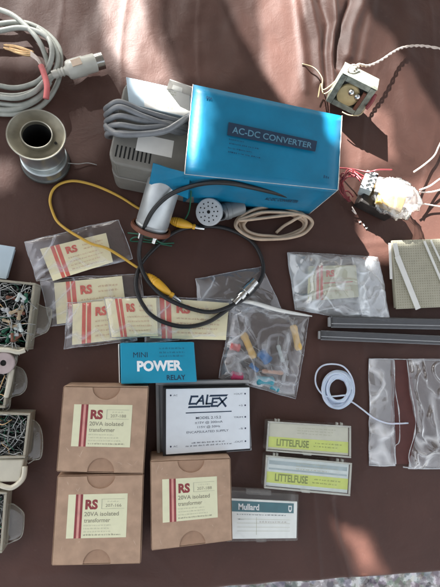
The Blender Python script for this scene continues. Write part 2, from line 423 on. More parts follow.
# ------------------------------------------------------------------ setting: cloth and floor
folds = [  # polyline in photo pixels, ridge height mm (minus = valley), half width mm
    ([(300, -60), (309, 0), (318, 40), (321, 82)], 4.0, 4.5),
    ([(318, -60), (321, 0), (329, 22), (325, 52), (328, 84)], -2.6, 4.0),
    ([(330, -60), (333, 0), (335, 25), (330, 55), (332, 86)], 5.0, 3.5),
    ([(356, -60), (351, 0), (345, 16), (337, 36), (337, 66)], -3.4, 3.0),
    ([(368, -60), (362, 5), (352, 30), (348, 56)], 3.5, 5.0),
    ([(380, -60), (372, 10), (366, 40), (362, 60)], 1.6, 4.0),
    ([(296, 0), (300, 30), (304, 60), (306, 90)], 1.3, 3.0),
    ([(150, -60), (150, 0), (135, 60)], 1.2, 14.0),
    ([(326, 425), (331, 480), (335, 530), (352, 590)], 1.8, 2.4),
    ([(334, 500), (344, 540), (372, 590)], -1.5, 2.6),
    ([(313, 490), (317, 545), (321, 590)], 1.0, 1.8),
    ([(300, 236), (345, 246), (385, 242)], .6, 3.0),
    ([(318, 345), (322, 370), (316, 400)], .5, 2.5),
    ([(364, 340), (362, 380), (366, 470)], .4, 3.0),
    ([(20, 575), (80, 572), (150, 580)], .5, 4.0),
    ([(88, 60), (96, 110), (120, 160)], .6, 5.0),
    ([(190, 0), (180, 40), (186, 76)], .9, 8.0),
    ([(415, 20), (400, 70), (412, 130), (430, 170)], 1.4, 7.0),
    ([(376, 118), (392, 140), (410, 158)], .9, 4.0),
]
FW = []
for pl, a, wd in folds:
    FW.append(([P(*p).xy for p in pl], a, wd))
def seg_d(p, a, b):
    ab = b-a; t = max(0, min(1, (p-a).dot(ab)/ab.length_squared)); return (p-(a+ab*t)).length
def cloth_z(x, y):
    p = Vector((x, y)); z = 0.0
    for pl, a, wd in FW:
        d = min(seg_d(p, pl[i], pl[i+1]) for i in range(len(pl)-1))
        if d < wd*3: z += a * math.exp(-(d/wd)**2)
    q = Vector((x/55, y/55, 3.1)); z += noise.noise(q)*0.5
    top = max(0.0, min(1.0, (y-150)/60.0))
    z += top*(noise.noise(Vector((x/14, y/30, 0)))*.9 + noise.noise(Vector((x/6, y/10, 5)))*.16)
    z += noise.noise(Vector((x/18, y/18, 9)))*.18
    z += max(0, 1-abs(noise.noise(Vector((x/60+.3, y/150, 21)))*3))**8*.55   # long packed-away creases
    return z - 0.55 - top*.3
xs = [-900, -700, -500, -400, -320, -270, -200] + [-165 + 1.5*i for i in range(300)] + [300, 330, 370, 430, 520, 700, 900]
e0 = P(190, 588).xy; e1 = P(440, 570.5).xy
def edge_y(x):
    xx = max(-400, min(420, x))
    return e0.y + (xx-e0.x)*(e1.y-e0.y)/(e1.x-e0.x) + 1.2*noise.noise(Vector((x/25, 0, 0)))
ys = [1.4*i for i in range(345)] + [500, 530, 580, 660, 800, 1000]
mb = MB(); nx = len(xs); vs = []
drop = [(-3.2, -260), (-3.6, -120), (-3.4, -30), (-3.0, -9), (-2.0, -2.6), (-1.0, -.7)]
rows = [('d', d) for d in drop] + [('y', y) for y in ys]
for kind, v in rows:
    for x in xs:
        ey = edge_y(x)
        if kind == 'd':
            vs.append(Vector((x + (1.5*noise.noise(Vector((x/20, v[1]/40, 0))) if v[1] < -5 else 0), ey+v[0]+min(1, -v[1]/60)*4*noise.noise(Vector((x/30, 2, v[1]/80))), v[1]-.5)))
        else:
            y = ey + v
            far = x < -280 or x > 400 or v > 520
            vs.append(Vector((x, y, (-0.8 if far else cloth_z(x, y)))))
fs = []
for j in range(len(rows)-1):
    for i in range(nx-1):
        a = j*nx+i; fs.append((a, a+1, a+nx+1, a+nx))
mb.add(vs, fs, 0, True)
tag(mb.build('ground_cloth', M_cloth), kind='structure')

def floor_mat():
    m, n, out = newmat('speckled_floor')
    b = n.nodes.new('ShaderNodeBsdfPrincipled'); tc = n.nodes.new('ShaderNodeTexCoord')
    v = n.nodes.new('ShaderNodeTexVoronoi'); v.inputs['Scale'].default_value = 85; v.inputs['Randomness'].default_value = 1
    no = n.nodes.new('ShaderNodeTexNoise'); no.inputs['Scale'].default_value = 75; no.inputs['Detail'].default_value = 4
    n.links.new(tc.outputs['Object'], v.inputs['Vector']); n.links.new(tc.outputs['Object'], no.inputs['Vector'])
    rp = n.nodes.new('ShaderNodeValToRGB'); e = rp.color_ramp.elements
    e[0].position = .42; e[0].color = (.012, .012, .012, 1); e[1].position = .60; e[1].color = (.85, .83, .80, 1)
    k = e.new(.48); k.color = (.22, .18, .14, 1); k = e.new(.56); k.color = (.38, .34, .30, 1)
    mx = n.nodes.new('ShaderNodeMixRGB'); mx.inputs[0].default_value = .3
    n.links.new(no.outputs['Fac'], rp.inputs[0]); n.links.new(rp.outputs[0], mx.inputs[1]); n.links.new(v.outputs['Color'], mx.inputs[2])
    hs = n.nodes.new('ShaderNodeHueSaturation'); hs.inputs['Saturation'].default_value = .25; hs.inputs['Value'].default_value = .8
    n.links.new(mx.outputs[0], hs.inputs['Color']); n.links.new(hs.outputs[0], b.inputs['Base Color'])
    b.inputs['Roughness'].default_value = .8
    n.links.new(b.outputs[0], out.inputs[0]); return m
mb = MB(); mb.add([(-3000, -3000, -450), (3000, -3000, -450), (3000, 3000, -450), (-3000, 3000, -450)], [(0, 1, 2, 3)])
tag(mb.build('floor', floor_mat()), kind='structure')

# ------------------------------------------------------------------ added unseen gobo, cut to cast the sun patches and block sky
OPEN, SHEER, WEAK, MILD = 1.0, 0.28, 0.055, 0.15
lights = [  # (level, [(px,py,z)...])
    (MILD, [(-90, -90, 0), (118, -90, 0), (118, 40, 0), (112, 66, 0), (102, 80, 0), (84, 84, 0), (58, 66, 0), (20, 62, 0), (-90, 46, 0)]),
    (WEAK, [(62, 128, 0), (84, 104, 0), (106, 78, 0), (130, 80, 0), (106, 122, 0), (98, 160, 0), (76, 172, 0), (62, 150, 0)]),
    (SHEER, [(-20, 160, 0), (15, 160, 0), (7, 188, 0), (-20, 195, 0)]),
    (SHEER, [(92, -60, 0), (160, -60, 0), (158, 20, 0), (168, 60, 0), (182, 84, 0), (150, 92, 0), (118, 80, 0), (100, 40, 0)]),
    (OPEN, [(100, -60, 0), (140, -60, 0), (144, 0, 0), (152, 40, 0), (168, 76, 0), (152, 84, 0), (130, 76, 0), (108, 40, 0), (102, 0, 0)]),
    (OPEN, [(138, 78, 48), (192, 90, 48), (192, 118, 48), (160, 110, 48), (138, 96, 48)]),
    (SHEER, [(191, 86, 60), (204, 88, 60), (214, 110, 60), (210, 150, 60), (200, 176, 60), (185, 172, 60)]),
    (OPEN, [(191, 100, 60), (198, 102, 60), (203, 125, 60), (200, 150, 60), (190, 160, 60), (187, 140, 60)]),
    (SHEER, [(205, -70, 0), (312, -70, 0), (318, 60, 0), (324, 118, 0), (296, 112, 0), (276, 92, 0), (250, 48, 0), (228, 0, 0)]),
    (OPEN, [(252, -60, 0), (306, -60, 0), (302, 0, 0), (300, 40, 0), (300, 92, 0), (288, 106, 0), (272, 84, 0), (262, 50, 0), (258, 10, 0)]),
    (OPEN, [(322, 106, 60), (346, 112, 60), (346, 138, 60), (330, 136, 60)]),
    (SHEER, [(308, -70, 0), (366, -70, 0), (364, 8, 0), (372, 24, 0), (390, 30, 0), (402, 60, 0), (424, 90, 0), (444, 126, 0), (500, 160, 0), (500, 258, 0), (388, 250, 0), (330, 170, 0), (316, 110, 0)]),
    (OPEN, [(322, 60, 20), (384, 60, 20), (390, 110, 20), (340, 124, 20)]),
    (OPEN, [(352, 170, 20), (372, 150, 20), (500, 150, 0), (500, 262, 0), (430, 246, 0), (382, 242, 8), (352, 214, 20)]),
    (WEAK, [(150, -80, 0), (205, -80, 0), (228, 20, 0), (250, 70, 0), (200, 84, 0), (176, 80, 0)]),
    (OPEN, [(341, 528, 0), (364, 535, 0), (380, 566, 0), (362, 566, 0), (352, 548, 0)]),
    (SHEER, [(330, 522, 0), (352, 530, 0), (372, 534, 0), (392, 580, 0), (370, 590, 0), (352, 566, 0)]),
]
def shade(p, z): return p
LP = []
for lv, pl in lights:
    g = []
    for q in pl:
        w_ = P(*q); g.append((w_ - SUN_DIR * (w_.z / SUN_DIR.z)).xy)
    LP.append((lv, g))
def inside(p, poly):
    c = False; n = len(poly)
    for i in range(n):
        a = poly[i]; b = poly[i-1]
        if (a.y > p.y) != (b.y > p.y) and p.x < (b.x-a.x)*(p.y-a.y)/(b.y-a.y)+a.x: c = not c
    return c
CE = 3.0; Z0 = 520.0; off = SUN_DIR * (Z0/SUN_DIR.z)
cells = {0: [], 1: [], 2: [], 3: []}
x = -200.0
while x < 320:
    y = -235.0
    while y < 330:
        wob = Vector((noise.noise(Vector((x/22, y/22, 1))), noise.noise(Vector((x/22, y/22, 7)))))*4
        p = Vector((x+CE/2, y+CE/2)) + wob
        lv = 0.0
        for l, g in LP:
            if l > lv and inside(p, g): lv = l
        if lv < OPEN: cells[{0.0: 0, SHEER: 1, WEAK: 2, MILD: 3}[lv]].append((x, y))
        y += CE
    x += CE
def sheer_mat(name, t):
    m, n, out = newmat(name)
    a = n.nodes.new('ShaderNodeBsdfTransparent'); a.inputs[0].default_value = (1, 1, 1, 1)
    b = n.nodes.new('ShaderNodeBsdfDiffuse'); b.inputs[0].default_value = (.25, .24, .22, 1)
    tc = n.nodes.new('ShaderNodeTexCoord'); no = n.nodes.new('ShaderNodeTexNoise'); no.inputs['Scale'].default_value = 28; no.inputs['Detail'].default_value = 3
    n.links.new(tc.outputs['Object'], no.inputs['Vector'])
    mr = n.nodes.new('ShaderNodeMapRange'); mr.inputs[1].default_value = .3; mr.inputs[2].default_value = .7; mr.inputs[3].default_value = t*.8; mr.inputs[4].default_value = min(1, t*1.2)
    n.links.new(no.outputs['Fac'], mr.inputs[0])
    mx = n.nodes.new('ShaderNodeMixShader'); n.links.new(mr.outputs[0], mx.inputs[0])
    n.links.new(b.outputs[0], mx.inputs[1]); n.links.new(a.outputs[0], mx.inputs[2]); n.links.new(mx.outputs[0], out.inputs[0]); return m
M_gobo = mat('gobo_solid', (.25, .24, .22), .9, bump=.2)
gobo_root = empty('gobo', (off.x, off.y, Z0))
tag(gobo_root, 'added out-of-view mask with open and filtering cells that casts the sun patches', 'gobo')
mb = MB()   # plain sheets round the cut part, added to block more sky light
ox, oy = off.x, off.y
X0, X1, Y0_, Y1_ = ox-200, ox-200+174*CE, oy-235, oy-235+189*CE
for (a0, b0, a1, b1) in ((-1500, Y0_, X0, 2400), (X1, Y0_, 1300, 2400), (X0, Y1_, X1, 2400), (-340, -120, 330, Y0_)):
    mb.prism([Vector((a0, b0, Z0+1)), Vector((a1, b0, Z0+1)), Vector((a1, b1, Z0+1)), Vector((a0, b1, Z0+1))], Z0-1)
mb.build('gobo_surround', M_gobo, gobo_root)
for k, nm, mm in ((0, 'gobo_panel', M_gobo), (1, 'gobo_sheer_panel', sheer_mat('gobo_filter', SHEER)), (2, 'gobo_dense_panel', sheer_mat('gobo_dense_filter', WEAK)), (3, 'gobo_mild_panel', sheer_mat('gobo_mild_filter', MILD))):
    mb = MB()
    for (x, y) in cells[k]:
        o = Vector((x, y, 0)) + off
        mb.add([o, o+Vector((CE, 0, 0)), o+Vector((CE, CE, 0)), o+Vector((0, CE, 0))], [(0, 1, 2, 3)])
    mb.build(nm, mm, gobo_root)

# ================================================================== objects
def quad_thing(name, q, label, cat, group=None):
    o = empty(name, q.mid(0.0), q.ang()); return tag(o, label, cat, group)

# ---------- three transformer cartons
def notch_outline(q, r, lift, tear=False):
    W, Hh = q.W(), q.Hh(); pts = []
    def add(u, v): pts.append(q.at(u, v, lift))
    ru = r/W; rv = r/Hh
    add(0, 0)
    for k in range(0, 15):
        a = math.pi*k/14; add(.5-ru*math.cos(a)*1.05, rv*math.sin(a)*.92 if 0 < k < 14 else 0)
    add(1, 0); add(1, 1)
    for k in range(0, 15):
        a = math.pi*k/14; add(.5+ru*math.cos(a), 1-rv*math.sin(a)*1.05 if 0 < k < 14 else 1)
    add(0, 1)
    return pts
def carton(corners, h, label, numbers, seed):
    rnd = random.Random(seed)
    q = PQ(corners, h); t = quad_thing('carton', q, label, 'carton', 'brown cartons with cream labels')
    low = Quad([c - Vector((0, 0, .7)) for c in q.c])
    mb = MB(); mb.prism(low.c, 0.2, bevel=.5)
    mb.build('box', M_kraft_in, t)
    # side panels stand just proud of the inner sleeve, the top panel has two thumb notches
    mb = MB(); pts = notch_outline(q, 8.3, 0)
    n = len(pts)
    up = [p.copy() for p in pts]; dn = [p - Vector((0, 0, .62)) for p in pts]
    mid = q.mid()
    for i in range(n):   # slight belly and worn corners
        up[i].z += rnd.uniform(-.06, .06)
    for i in (0, 16, 17, 33):
        if i < n: up[i] = up[i].lerp(mid, .008)
    mb.add(up+dn, [list(range(n))[::-1]] + [(i, i+n, (i+1) % n+n, (i+1) % n) for i in range(n)], 0)
    for k in range(9):
        u_, v_ = rnd.choice([(rnd.uniform(.02, .3), rnd.uniform(.74, .93)), (rnd.uniform(.7, .95), rnd.uniform(.72, .95)), (rnd.uniform(.05, .32), rnd.uniform(.04, .16)), (rnd.uniform(.86, .96), rnd.uniform(.2, .7))])
        a_ = rnd.uniform(0, 3); ln = rnd.uniform(1, 5); c0 = q.at(u_, v_, .05); d_ = Vector((math.cos(a_), math.sin(a_), 0)); n_ = Vector((-d_.y, d_.x, 0))*rnd.uniform(.06, .16)
        mb.add([c0-d_*ln/2, c0-n_, c0+d_*ln/2, c0+n_], [(0, 1, 2, 3)], 1)
    mb.build('lid', [M_kraft, M_scuff], t)
    mb = MB()
    for a, b in ((0, 1), (1, 2), (2, 3), (3, 0)):
        A, B = q.c[a].copy(), q.c[b].copy(); out = (B-A).cross(Vector((0, 0, 1))).normalized()
        if out.dot(A-mid) < 0: out = -out
        s0, s1 = A+out*.28, B+out*.28
        for p in (s0, s1): p.z -= .75
        mb.slab([Vector((s0.x, s0.y, .1)), Vector((s1.x, s1.y, .1)), s1, s0], .25)
    mb.build('sleeve', M_kraft, t)
    L = q.sub(.135, .205, .825, .705, .09)
    lb = MB(); patch(lb, L); lab = lb.build('label', M_label, t)
    mb = MB()
    patch(mb, L, .05, 0, (.125, .165), (0, 1)); patch(mb, L, .05, 0, (.205, .245), (0, 1)); patch(mb, L, .045, 1, (.165, .205), (0, 1))
    text(mb, L, 'RS', .29, .335, .20, 0, bold=.05, uw=.21)
    for (a, b, c, d) in ((.56, .575, .12, .34), (.56, .95, .115, .125), (.56, .95, .335, .345)): patch(mb, L, .05, 3, (a, b) if b-a < .1 else (a, b), (c, d))
    text(mb, L, numbers, .63, .30, .07, 2, uw=.27)
    greek(mb, L, .66, .86, .19, .035, 3, .05, rnd)
    text(mb, L, '20VA isolated', .28, .50, .095, 2, bold=.008, uw=.58)
    text(mb, L, 'transformer', .28, .645, .095, 2, bold=.008, uw=.44)
    for v in (.73, .80, .87): greek(mb, L, .28, rnd.uniform(.7, .86), v, .035, 3, .05, rnd)
    greek(mb, L, .28, .9, .945, .04, 2, .05, rnd)
    mb.build('lettering', [M_dred, M_pinkink, M_ink, M_ink2], lab)
    return t
carton([(64, 387), (148, 388), (143, 473), (57, 471)], 24, 'brown card carton directly below the blue relay box, upper of the left pair', '207-188', 1)
carton([(58, 477), (143, 475), (140, 563), (52, 565)], 24, 'brown card carton nearest the corner of the cloth, lower of the left pair', '207-166', 2)
c3 = carton([(151, 462), (230, 459), (232, 540), (152, 550)], 25, 'brown card carton slightly turned, touching the white and teal case', '207-188', 3)

# ---------- blue relay box
q = PQ([(120, 343), (194, 342), (197, 382), (121, 384)], 19)
t = quad_thing('relay_box', q, 'small blue card box with white word POWER on its face', 'box')
mb = MB(); mb.prism(q.c, .2, bevel=.7); mb.build('carton', M_blue2, t)
mb = MB()
l0 = [q.at(0, .03, .0)+Vector((0, 0, -.7)), q.at(0, .97, 0)+Vector((0, 0, -.7))]
dx = (q.c[0]-q.c[1]).normalized()
mb.slab([l0[0]+dx*.7, l0[1]+dx*.7, Vector((*(l0[1]+dx*.7).xy, .3)), Vector((*(l0[0]+dx*.7).xy, .3))], .6)
mb.build('end_flap', M_edge, t)
mb = MB()
text(mb, q, 'MINI', .17, .36, .13, 1, bold=.0, uw=.19)
text(mb, q, 'POWER', .215, .69, .235, 0, bold=.045, uw=.60)
text(mb, q, 'RELAY', .60, .93, .12, 1, bold=.02, uw=.25)
for v in (.17, .27, .36): greek(mb, q, .52, .86, v, .05, 2)
mb.build('lettering', [M_whiteink, M_navy, mat('faint_blue_ink', (.01, .13, .22), .5, bump=0)], t)

# ---------- white faced module on a grey tray
q = PQ([(166, 389), (249.5, 387.5), (250, 448.5), (166, 454.5)], 15)
t = quad_thing('power_module', q, 'black potted module with a white printed face marked CALEX', 'module')
mb = MB(); k = q.sub(-.035, -.02, 1.012, 1.035, -.9); mb.prism(k.c, 4, bevel=.6); mb.build('case', M_black, t)
mb = MB(); mb.prism(q.c, 14, bevel=.25); face = mb.build('face_plate', M_white, t)
mb = MB()
# slanted maker's mark: bars plus letters
def bar(u0, u1, v0, v1, sl=.0):
    c = [q.at(u0+sl, v0, .06), q.at(u0, v1, .06), q.at(u1, v1, .06), q.at(u1+sl, v0, .06)]; mb.add(c, [(0, 1, 2, 3)], 0)
def stroke(pts, wd=.0155):
    for i in range(len(pts)-1):
        a = Vector(pts[i]); b = Vector(pts[i+1]); A = Vector((a.x*q.W(), a.y*q.Hh())); B = Vector((b.x*q.W(), b.y*q.Hh()))
        d = (B-A).normalized(); nrm = Vector((-d.y, d.x))*wd*q.W()/2; A = A-d*wd*q.W()*.5; B = B+d*wd*q.W()*.5
        cs = [A+nrm, B+nrm, B-nrm, A-nrm]
        mb.add([q.at(c.x/q.W(), c.y/q.Hh(), .06+.002*i) for c in cs], [(0, 1, 2, 3)], 0)
stroke([(.37, .125), (.30, .125), (.275, .24), (.345, .24)], .022)
stroke([(.355, .245), (.43, .12), (.44, .245)], .022); stroke([(.385, .20), (.435, .20)], .018)
stroke([(.49, .115), (.475, .245)], .022); stroke([(.475, .245), (.535, .245)], .02)
stroke([(.62, .165), (.555, .165), (.54, .285), (.605, .285)], .022); stroke([(.55, .225), (.60, .225)], .018)
stroke([(.635, .16), (.705, .29)], .024); stroke([(.715, .16), (.61, .29)], .02)
bar(.255, .52, .275, .305, .012); bar(.505, .72, .105, .135, .02)
bar(.23, .78, .372, .388)
text(mb, q, 'MODEL 2.15.2', .35, .485, .040, 0, bold=.006, uw=.30)
text(mb, q, '±15V @ 200mA', .34, .555, .034, 0, uw=.33)
text(mb, q, '115V @ 50Hz', .37, .625, .034, 0, uw=.27)
text(mb, q, 'ENCAPSULATED SUPPLY', .24, .70, .034, 0, uw=.50)
greek(mb, q, .30, .70, .86, .024, 0); greek(mb, q, .23, .78, .905, .024, 0)
for (u, v, s, side) in ((.055, .10, 'AC', 1), (.055, .885, 'AC', 1), (.945, .10, '+OUT', -1), (.945, .29, '+S', -1), (.945, .48, 'TRIM', -1), (.945, .665, '-S', -1), (.945, .875, '-OUT', -1)):
    pts = [q.at(u+.010*math.cos(a*.7854), v+.015*math.sin(a*.7854), .06) for a in range(8)]
    mb.add(pts, [list(range(8))[::-1]], 0)
    wd = .03*len(s) - .01
    text(mb, q, s, u+.03 if side > 0 else u-.03-wd, v+.013, .026, 0, uw=wd)
mb.build('lettering', M_navy, face)
q2 = PQ([(155.5, 381), (248, 379.5), (251.5, 450), (157, 457)], 5)
t = quad_thing('module_tray', q2, 'shallow pale grey plastic tray under the white faced module', 'tray')
mb = MB(); mb.prism(q2.c, .2, z1=3.6, bevel=.8, smooth=False)
for a, b in (((0, 0), (1, .045)), ((0, .955), (1, 1)), ((0, .05), (.035, .95)), ((.965, .05), (1, .95))):
    s_ = q2.sub(a[0], a[1], b[0], b[1]); mb.prism(s_.c, 3.0, z1=6.0 if a[1] else 9.0, bevel=.5)
mb.build('tray_shell', M_foam, t)

# ---------- clear hinged cases with lime inserts
def fuse_case(corners, label, seed, bright):
    rnd = random.Random(seed)
    q = PQ(corners, 10); t = quad_thing('fuse_case', q, label, 'fuse box', 'clear fuse cases with lime labels')
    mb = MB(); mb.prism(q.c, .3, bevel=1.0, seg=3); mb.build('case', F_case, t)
    rim = MB()
    for a, b in (((.0, .0), (1, .05)), ((0, .95), (1, 1)), ((0, .055), (.018, .945)), ((.982, .055), (1, .945))):
        s_ = q.sub(a[0], a[1], b[0], b[1], 0); rim.prism(s_.c, 9.0, z1=10.35, bevel=.25)
    rim.build('rim', F_rim, t)
    for u in (.10, .135, .845, .90):
        hg = MB(); s_ = q.sub(u-.012, -.075, u+.012, .02, -1.5); hg.prism(s_.c, 6, bevel=.5); hg.build('hinge', F_rim, t)
    hg = MB(); s_ = q.sub(.44, .95, .54, 1.05, -1.5); hg.prism(s_.c, 5, bevel=.5); hg.build('catch', F_rim, t)
    ins = q.sub(.026, .065, .974, .935, -1.2)
    mb = MB(); mb.prism(ins.c, 6.4, bevel=.15); pp = mb.build('insert', M_fusein if bright else M_fusepaper, t)
    mb = MB()
    y0, y1 = (.52, .92) if not bright else (.50, .88)
    patch(mb, ins, .08, 0, (0.0, 1), (y0, y1))
    text(mb, ins, 'LITTELFUSE', .10, y1-.08, .25, 1, bold=.03, lift=.14, uw=.40)
    greek(mb, ins, .58, .92, y0+.15, .05, 1, .14, rnd); greek(mb, ins, .56, .86, y0+.27, .05, 1, .14, rnd)
    for v in (.14, .24, .34): greek(mb, ins, .35, rnd.uniform(.6, .9), v, .04, 2, .1, rnd)
    if bright: patch(mb, ins, .07, 3, (.02, .98), (.10, .24)); patch(mb, ins, .075, 3, (.02, .98), (.36, .42))
    mb.build('lettering', [M_lime, M_limeink, M_ink2, mat('silvery_blue_ink', (.42, .52, .55), .5, bump=0)], pp)
fuse_case([(268, 421), (351, 426), (351, 458), (266, 451)], 'clear fuse case with matt cream and lime insert, between thread coil and glossier case', 1, False)
fuse_case([(266, 455), (352, 463), (350, 496), (264, 488)], 'clear fuse case with brighter silvery insert, just above the teal banded case', 2, True)

# ---------- case with teal band
q = PQ([(226, 490), (299, 494.5), (298, 541), (226, 542)], 9)
t = quad_thing('component_case', q, 'flat clear case with a white card headed by a teal band', 'case')
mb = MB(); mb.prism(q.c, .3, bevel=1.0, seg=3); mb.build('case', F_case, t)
c = q.sub(.04, .17, .985, .955, -1.2); mb = MB(); mb.prism(c.c, 6.8, bevel=.15); cc = mb.build('card', M_mpaper, t)
mb = MB(); patch(mb, c, .08, 0, (.0, .95), (.05, .32))
text(mb, c, 'Mullard', .14, .265, .15, 1, bold=.03, lift=.14, uw=.30)
sh = []
for k in range(13):
    a = math.pi*k/12; sh.append((.895+.026*math.cos(a), .205+.085*math.sin(a)))
sh = [(.869, .115)] + sh[::-1] + [(.921, .115)]
n_ = len(sh); mb.add([c.at(u, v, .14) for u, v in sh], [list(range(n_))], 1)
mb.add([c.at(.895+(u-.895)*.55, .185+(v-.185)*.5, .18) for u, v in sh], [list(range(n_))], 0)
greek(mb, c, .12, .84, .40, .035, 2, .1); greek(mb, c, .14, .22, .52, .03, 2, .1)
for v in (.5, .6, .7, .8): patch(mb, c, .1, 3, (.12, .9), (v, v+.006))
patch(mb, c, .11, 3, (.40, .405), (.45, .9))
greek(mb, c, .45, .86, .585, .045, 4, .12); 
mb.build('lettering', [M_teal, M_whiteink, M_navy, M_ink2, mat('pale_rust_ink', (.55, .52, .47), .6, bump=0)], cc)
mb = MB(); s_ = q.sub(.28, -.04, .62, .07, -1); mb.prism(s_.c, 5, bevel=.5); mb.build('hinge', F_case, t)
s_ = q.sub(.42, .94, .56, 1.03, -1); mb = MB(); mb.prism(s_.c, 4, bevel=.5); mb.build('catch', F_case, t)

# ---------- AC-DC converter carton (open at the left end)
T = [P(193, 84.5, 61), P(342, 116, 58), P(338, 190, 58), P(184.5, 174, 61)]          # TL TR BR BL of the top
B = [P(187, 132, .3), P(309, 157, .3), P(309, 214, .3), P(183, 202, .3)]
root = empty('converter_carton', Quad(B).mid(0), Quad(B).ang())
tag(root, 'large bright blue open carton printed AC-DC CONVERTER', 'carton')
mb = MB(); th = .7
def bulged(c, mo, mi, me, n=12, bul=0.0, th=.7):
    """wall panel c = TL TR BR BL seen from outside, subdivided, belly bul mm"""
    qd = Quad(c); nn = (c[1]-c[0]).cross(c[0]-c[3]).normalized(); vs = []; 
    for j in range(n+1):
        for i in range(n+1):
            u, v = i/n, j/n
            h_ = bul*16*u*(1-u)*v*(1-v) + .12*noise.noise(Vector((u*5, v*5, bul)))*min(1, 8*min(u, 1-u, v, 1-v))
            vs.append(qd.at(u, v)+nn*h_)
    inn = [v-nn*th for v in vs]; k = (n+1)
    fo = [(j*k+i, (j+1)*k+i, (j+1)*k+i+1, j*k+i+1) for j in range(n) for i in range(n)]
    off_ = len(vs)
    fi = [tuple(off_+a for a in f[::-1]) for f in fo]
    mb.add(vs+inn, fo, mo, True); b0 = len(mb.v)-2*off_
    for f in fi: mb.f.append([b0+a for a in f]); mb.m.append(mi); mb.sm.append(True)
    ring = [i for i in range(k)] + [j*k+n for j in range(1, k)] + [n*k+i for i in range(n-1, -1, -1)] + [j*k for j in range(n-1, 0, -1)]
    for a in range(len(ring)):
        r0, r1 = ring[a], ring[(a+1) % len(ring)]
        mb.f.append([b0+r0, b0+r1, b0+off_+r1, b0+off_+r0]); mb.m.append(me); mb.sm.append(False)
up = Vector((0, 0, -.0))
bulged([T[0], T[1], T[2], T[3]], 0, 1, 2, bul=.25)
bulged([T[3]-Vector((0, 0, .75)), T[2]-Vector((0, 0, .75)), B[2], B[3]], 0, 1, 2, bul=.5)
bulged([T[1]-Vector((0, 0, .75)), T[0]-Vector((0, 0, .75)), B[0], B[1]], 0, 1, 2, bul=.3)
bulged([T[2]-Vector((0, 0, .8)), T[1]-Vector((0, 0, .8)), B[1], B[2]], 0, 1, 2, bul=.2)
bulged([B[3], B[2], B[1], B[0]], 0, 1, 2, bul=0)
mb.build('box', [M_blue, M_inner, M_edge], root)
# worn pale lines along the edges
for a, b in ((T[0], T[3]), (T[1], T[2]), (T[2], B[2])):
    mb = MB()
    pts = [a.lerp(b, i/14)+Vector((noise.noise(Vector((i*.9, 0, a.x)))*.15, 0, .12)) for i in range(15)]
    mb.tube(pts, .35, 6, rfn=lambda t: .24+.26*noise.noise(Vector((t*9, a.x, 0))))
    mb.build('worn_edge', M_edge, root)
# far flap sticking out behind, near flap folded out beside the adapter
mb = MB()
f0 = [T[0]+Vector((0, -1, -1)), T[0]+Vector((-14, 3.5, -2)), T[0]+Vector((-16, 2.5, -12)), T[0]+Vector((0, -1, -24))]
mb.slab([f0[0], f0[3], f0[2], f0[1]], .6, 0, 1, 1); mb.build('flap', [M_edge, M_inner], root)
mb = MB()
g = [P(190, 174, 57), P(153, 164, 52), P(149, 184, 38), P(188, 199, 34)]
bm = bmesh.new(); vv = [bm.verts.new(p) for p in g]; f_ = bm.faces.new(vv); 
bmesh.ops.triangulate(bm, faces=[f_]); bmesh.ops.subdivide_edges(bm, edges=bm.edges, cuts=4, use_grid_fill=True)
for v in bm.verts: v.co.y -= .6*noise.noise(v.co*.12)
r_ = bmesh.ops.solidify(bm, geom=list(bm.faces), thickness=.6)
mb.bm(bm, 0); mb.build('flap', M_blue, root)
# print
q = Quad(T); pr = MB()
Bq = Quad([q.at(.235, .33), q.at(.825, .265), q.at(.822, .435), q.at(.232, .47)])
Bq = Quad([P(228.5, 122.5, 61), P(317, 141.5, 60), P(315, 152, 60), P(227, 135.5, 61)])
def on_top(pq, lift):  # lift print clear of the bulging panel
    return Quad([c+Vector((0, 0, lift)) for c in pq.c])
n8 = 10
Bq = on_top(Bq, .42)
def curvedpatch(mbx, qd, mat_, lift):
    n = 12
    vs = []
    for j in range(3):
        for i in range(n+1): vs.append(qd.at(i/n, j/2, lift))
    mbx.add(vs, [(j*(n+1)+i, (j+1)*(n+1)+i, (j+1)*(n+1)+i+1, j*(n+1)+i+1) for j in range(2) for i in range(n)], mat_)
curvedpatch(pr, Bq, 0, 0)
text(pr, Bq, 'AC-DC CONVERTER', .05, .76, .50, 1, bold=.012, lift=.08, uw=.90)
for (x0, y0, x1) in ((229, 138.5, 244), (229, 142.5, 259), (228, 147, 252), (228, 151, 262)):
    sl_ = 12/88.
    lq = on_top(Quad([P(x0, y0, 61), P(x1, y0+(x1-x0)*.19, 61), P(x1, y0+2+(x1-x0)*.19, 61), P(x0, y0+2, 61)]), .4)
    u = 0
    while u < 1:
        e = min(1, u+random.uniform(.03, .07)); patch(pr, lq, 0, 2, (u, e-.015), (random.uniform(.1, .3), random.uniform(.7, .9))); u = e + (0.03 if random.random() < .2 else .004)
# small maker's dots in the corners and print on the near side
for (px, py) in ((209, 98), (326, 177)):
    c_ = P(px, py, 61)+Vector((0, 0, .42))
    for k in range(3): pr.box(c_+Vector((k*1.3-1.3, -.3*k, 0)), (.9, 2.0-.4*k, .03), Matrix.Rotation(-.2, 3, 'Z'), mat=2)
pr.build('lettering', [M_navy, M_paleblue, M_dimnavy], root)
fr_ = Quad([T[3], T[2], B[2], B[3]]); pr = MB()
fl = fr_.sub(.58, .40, .82, .56, .75); text(pr, fl, 'AC-DC CONVERTER', 0, 1, .62, 0, bold=.01, lift=0, uw=1)
pr.build('side_lettering', [M_navy], root)

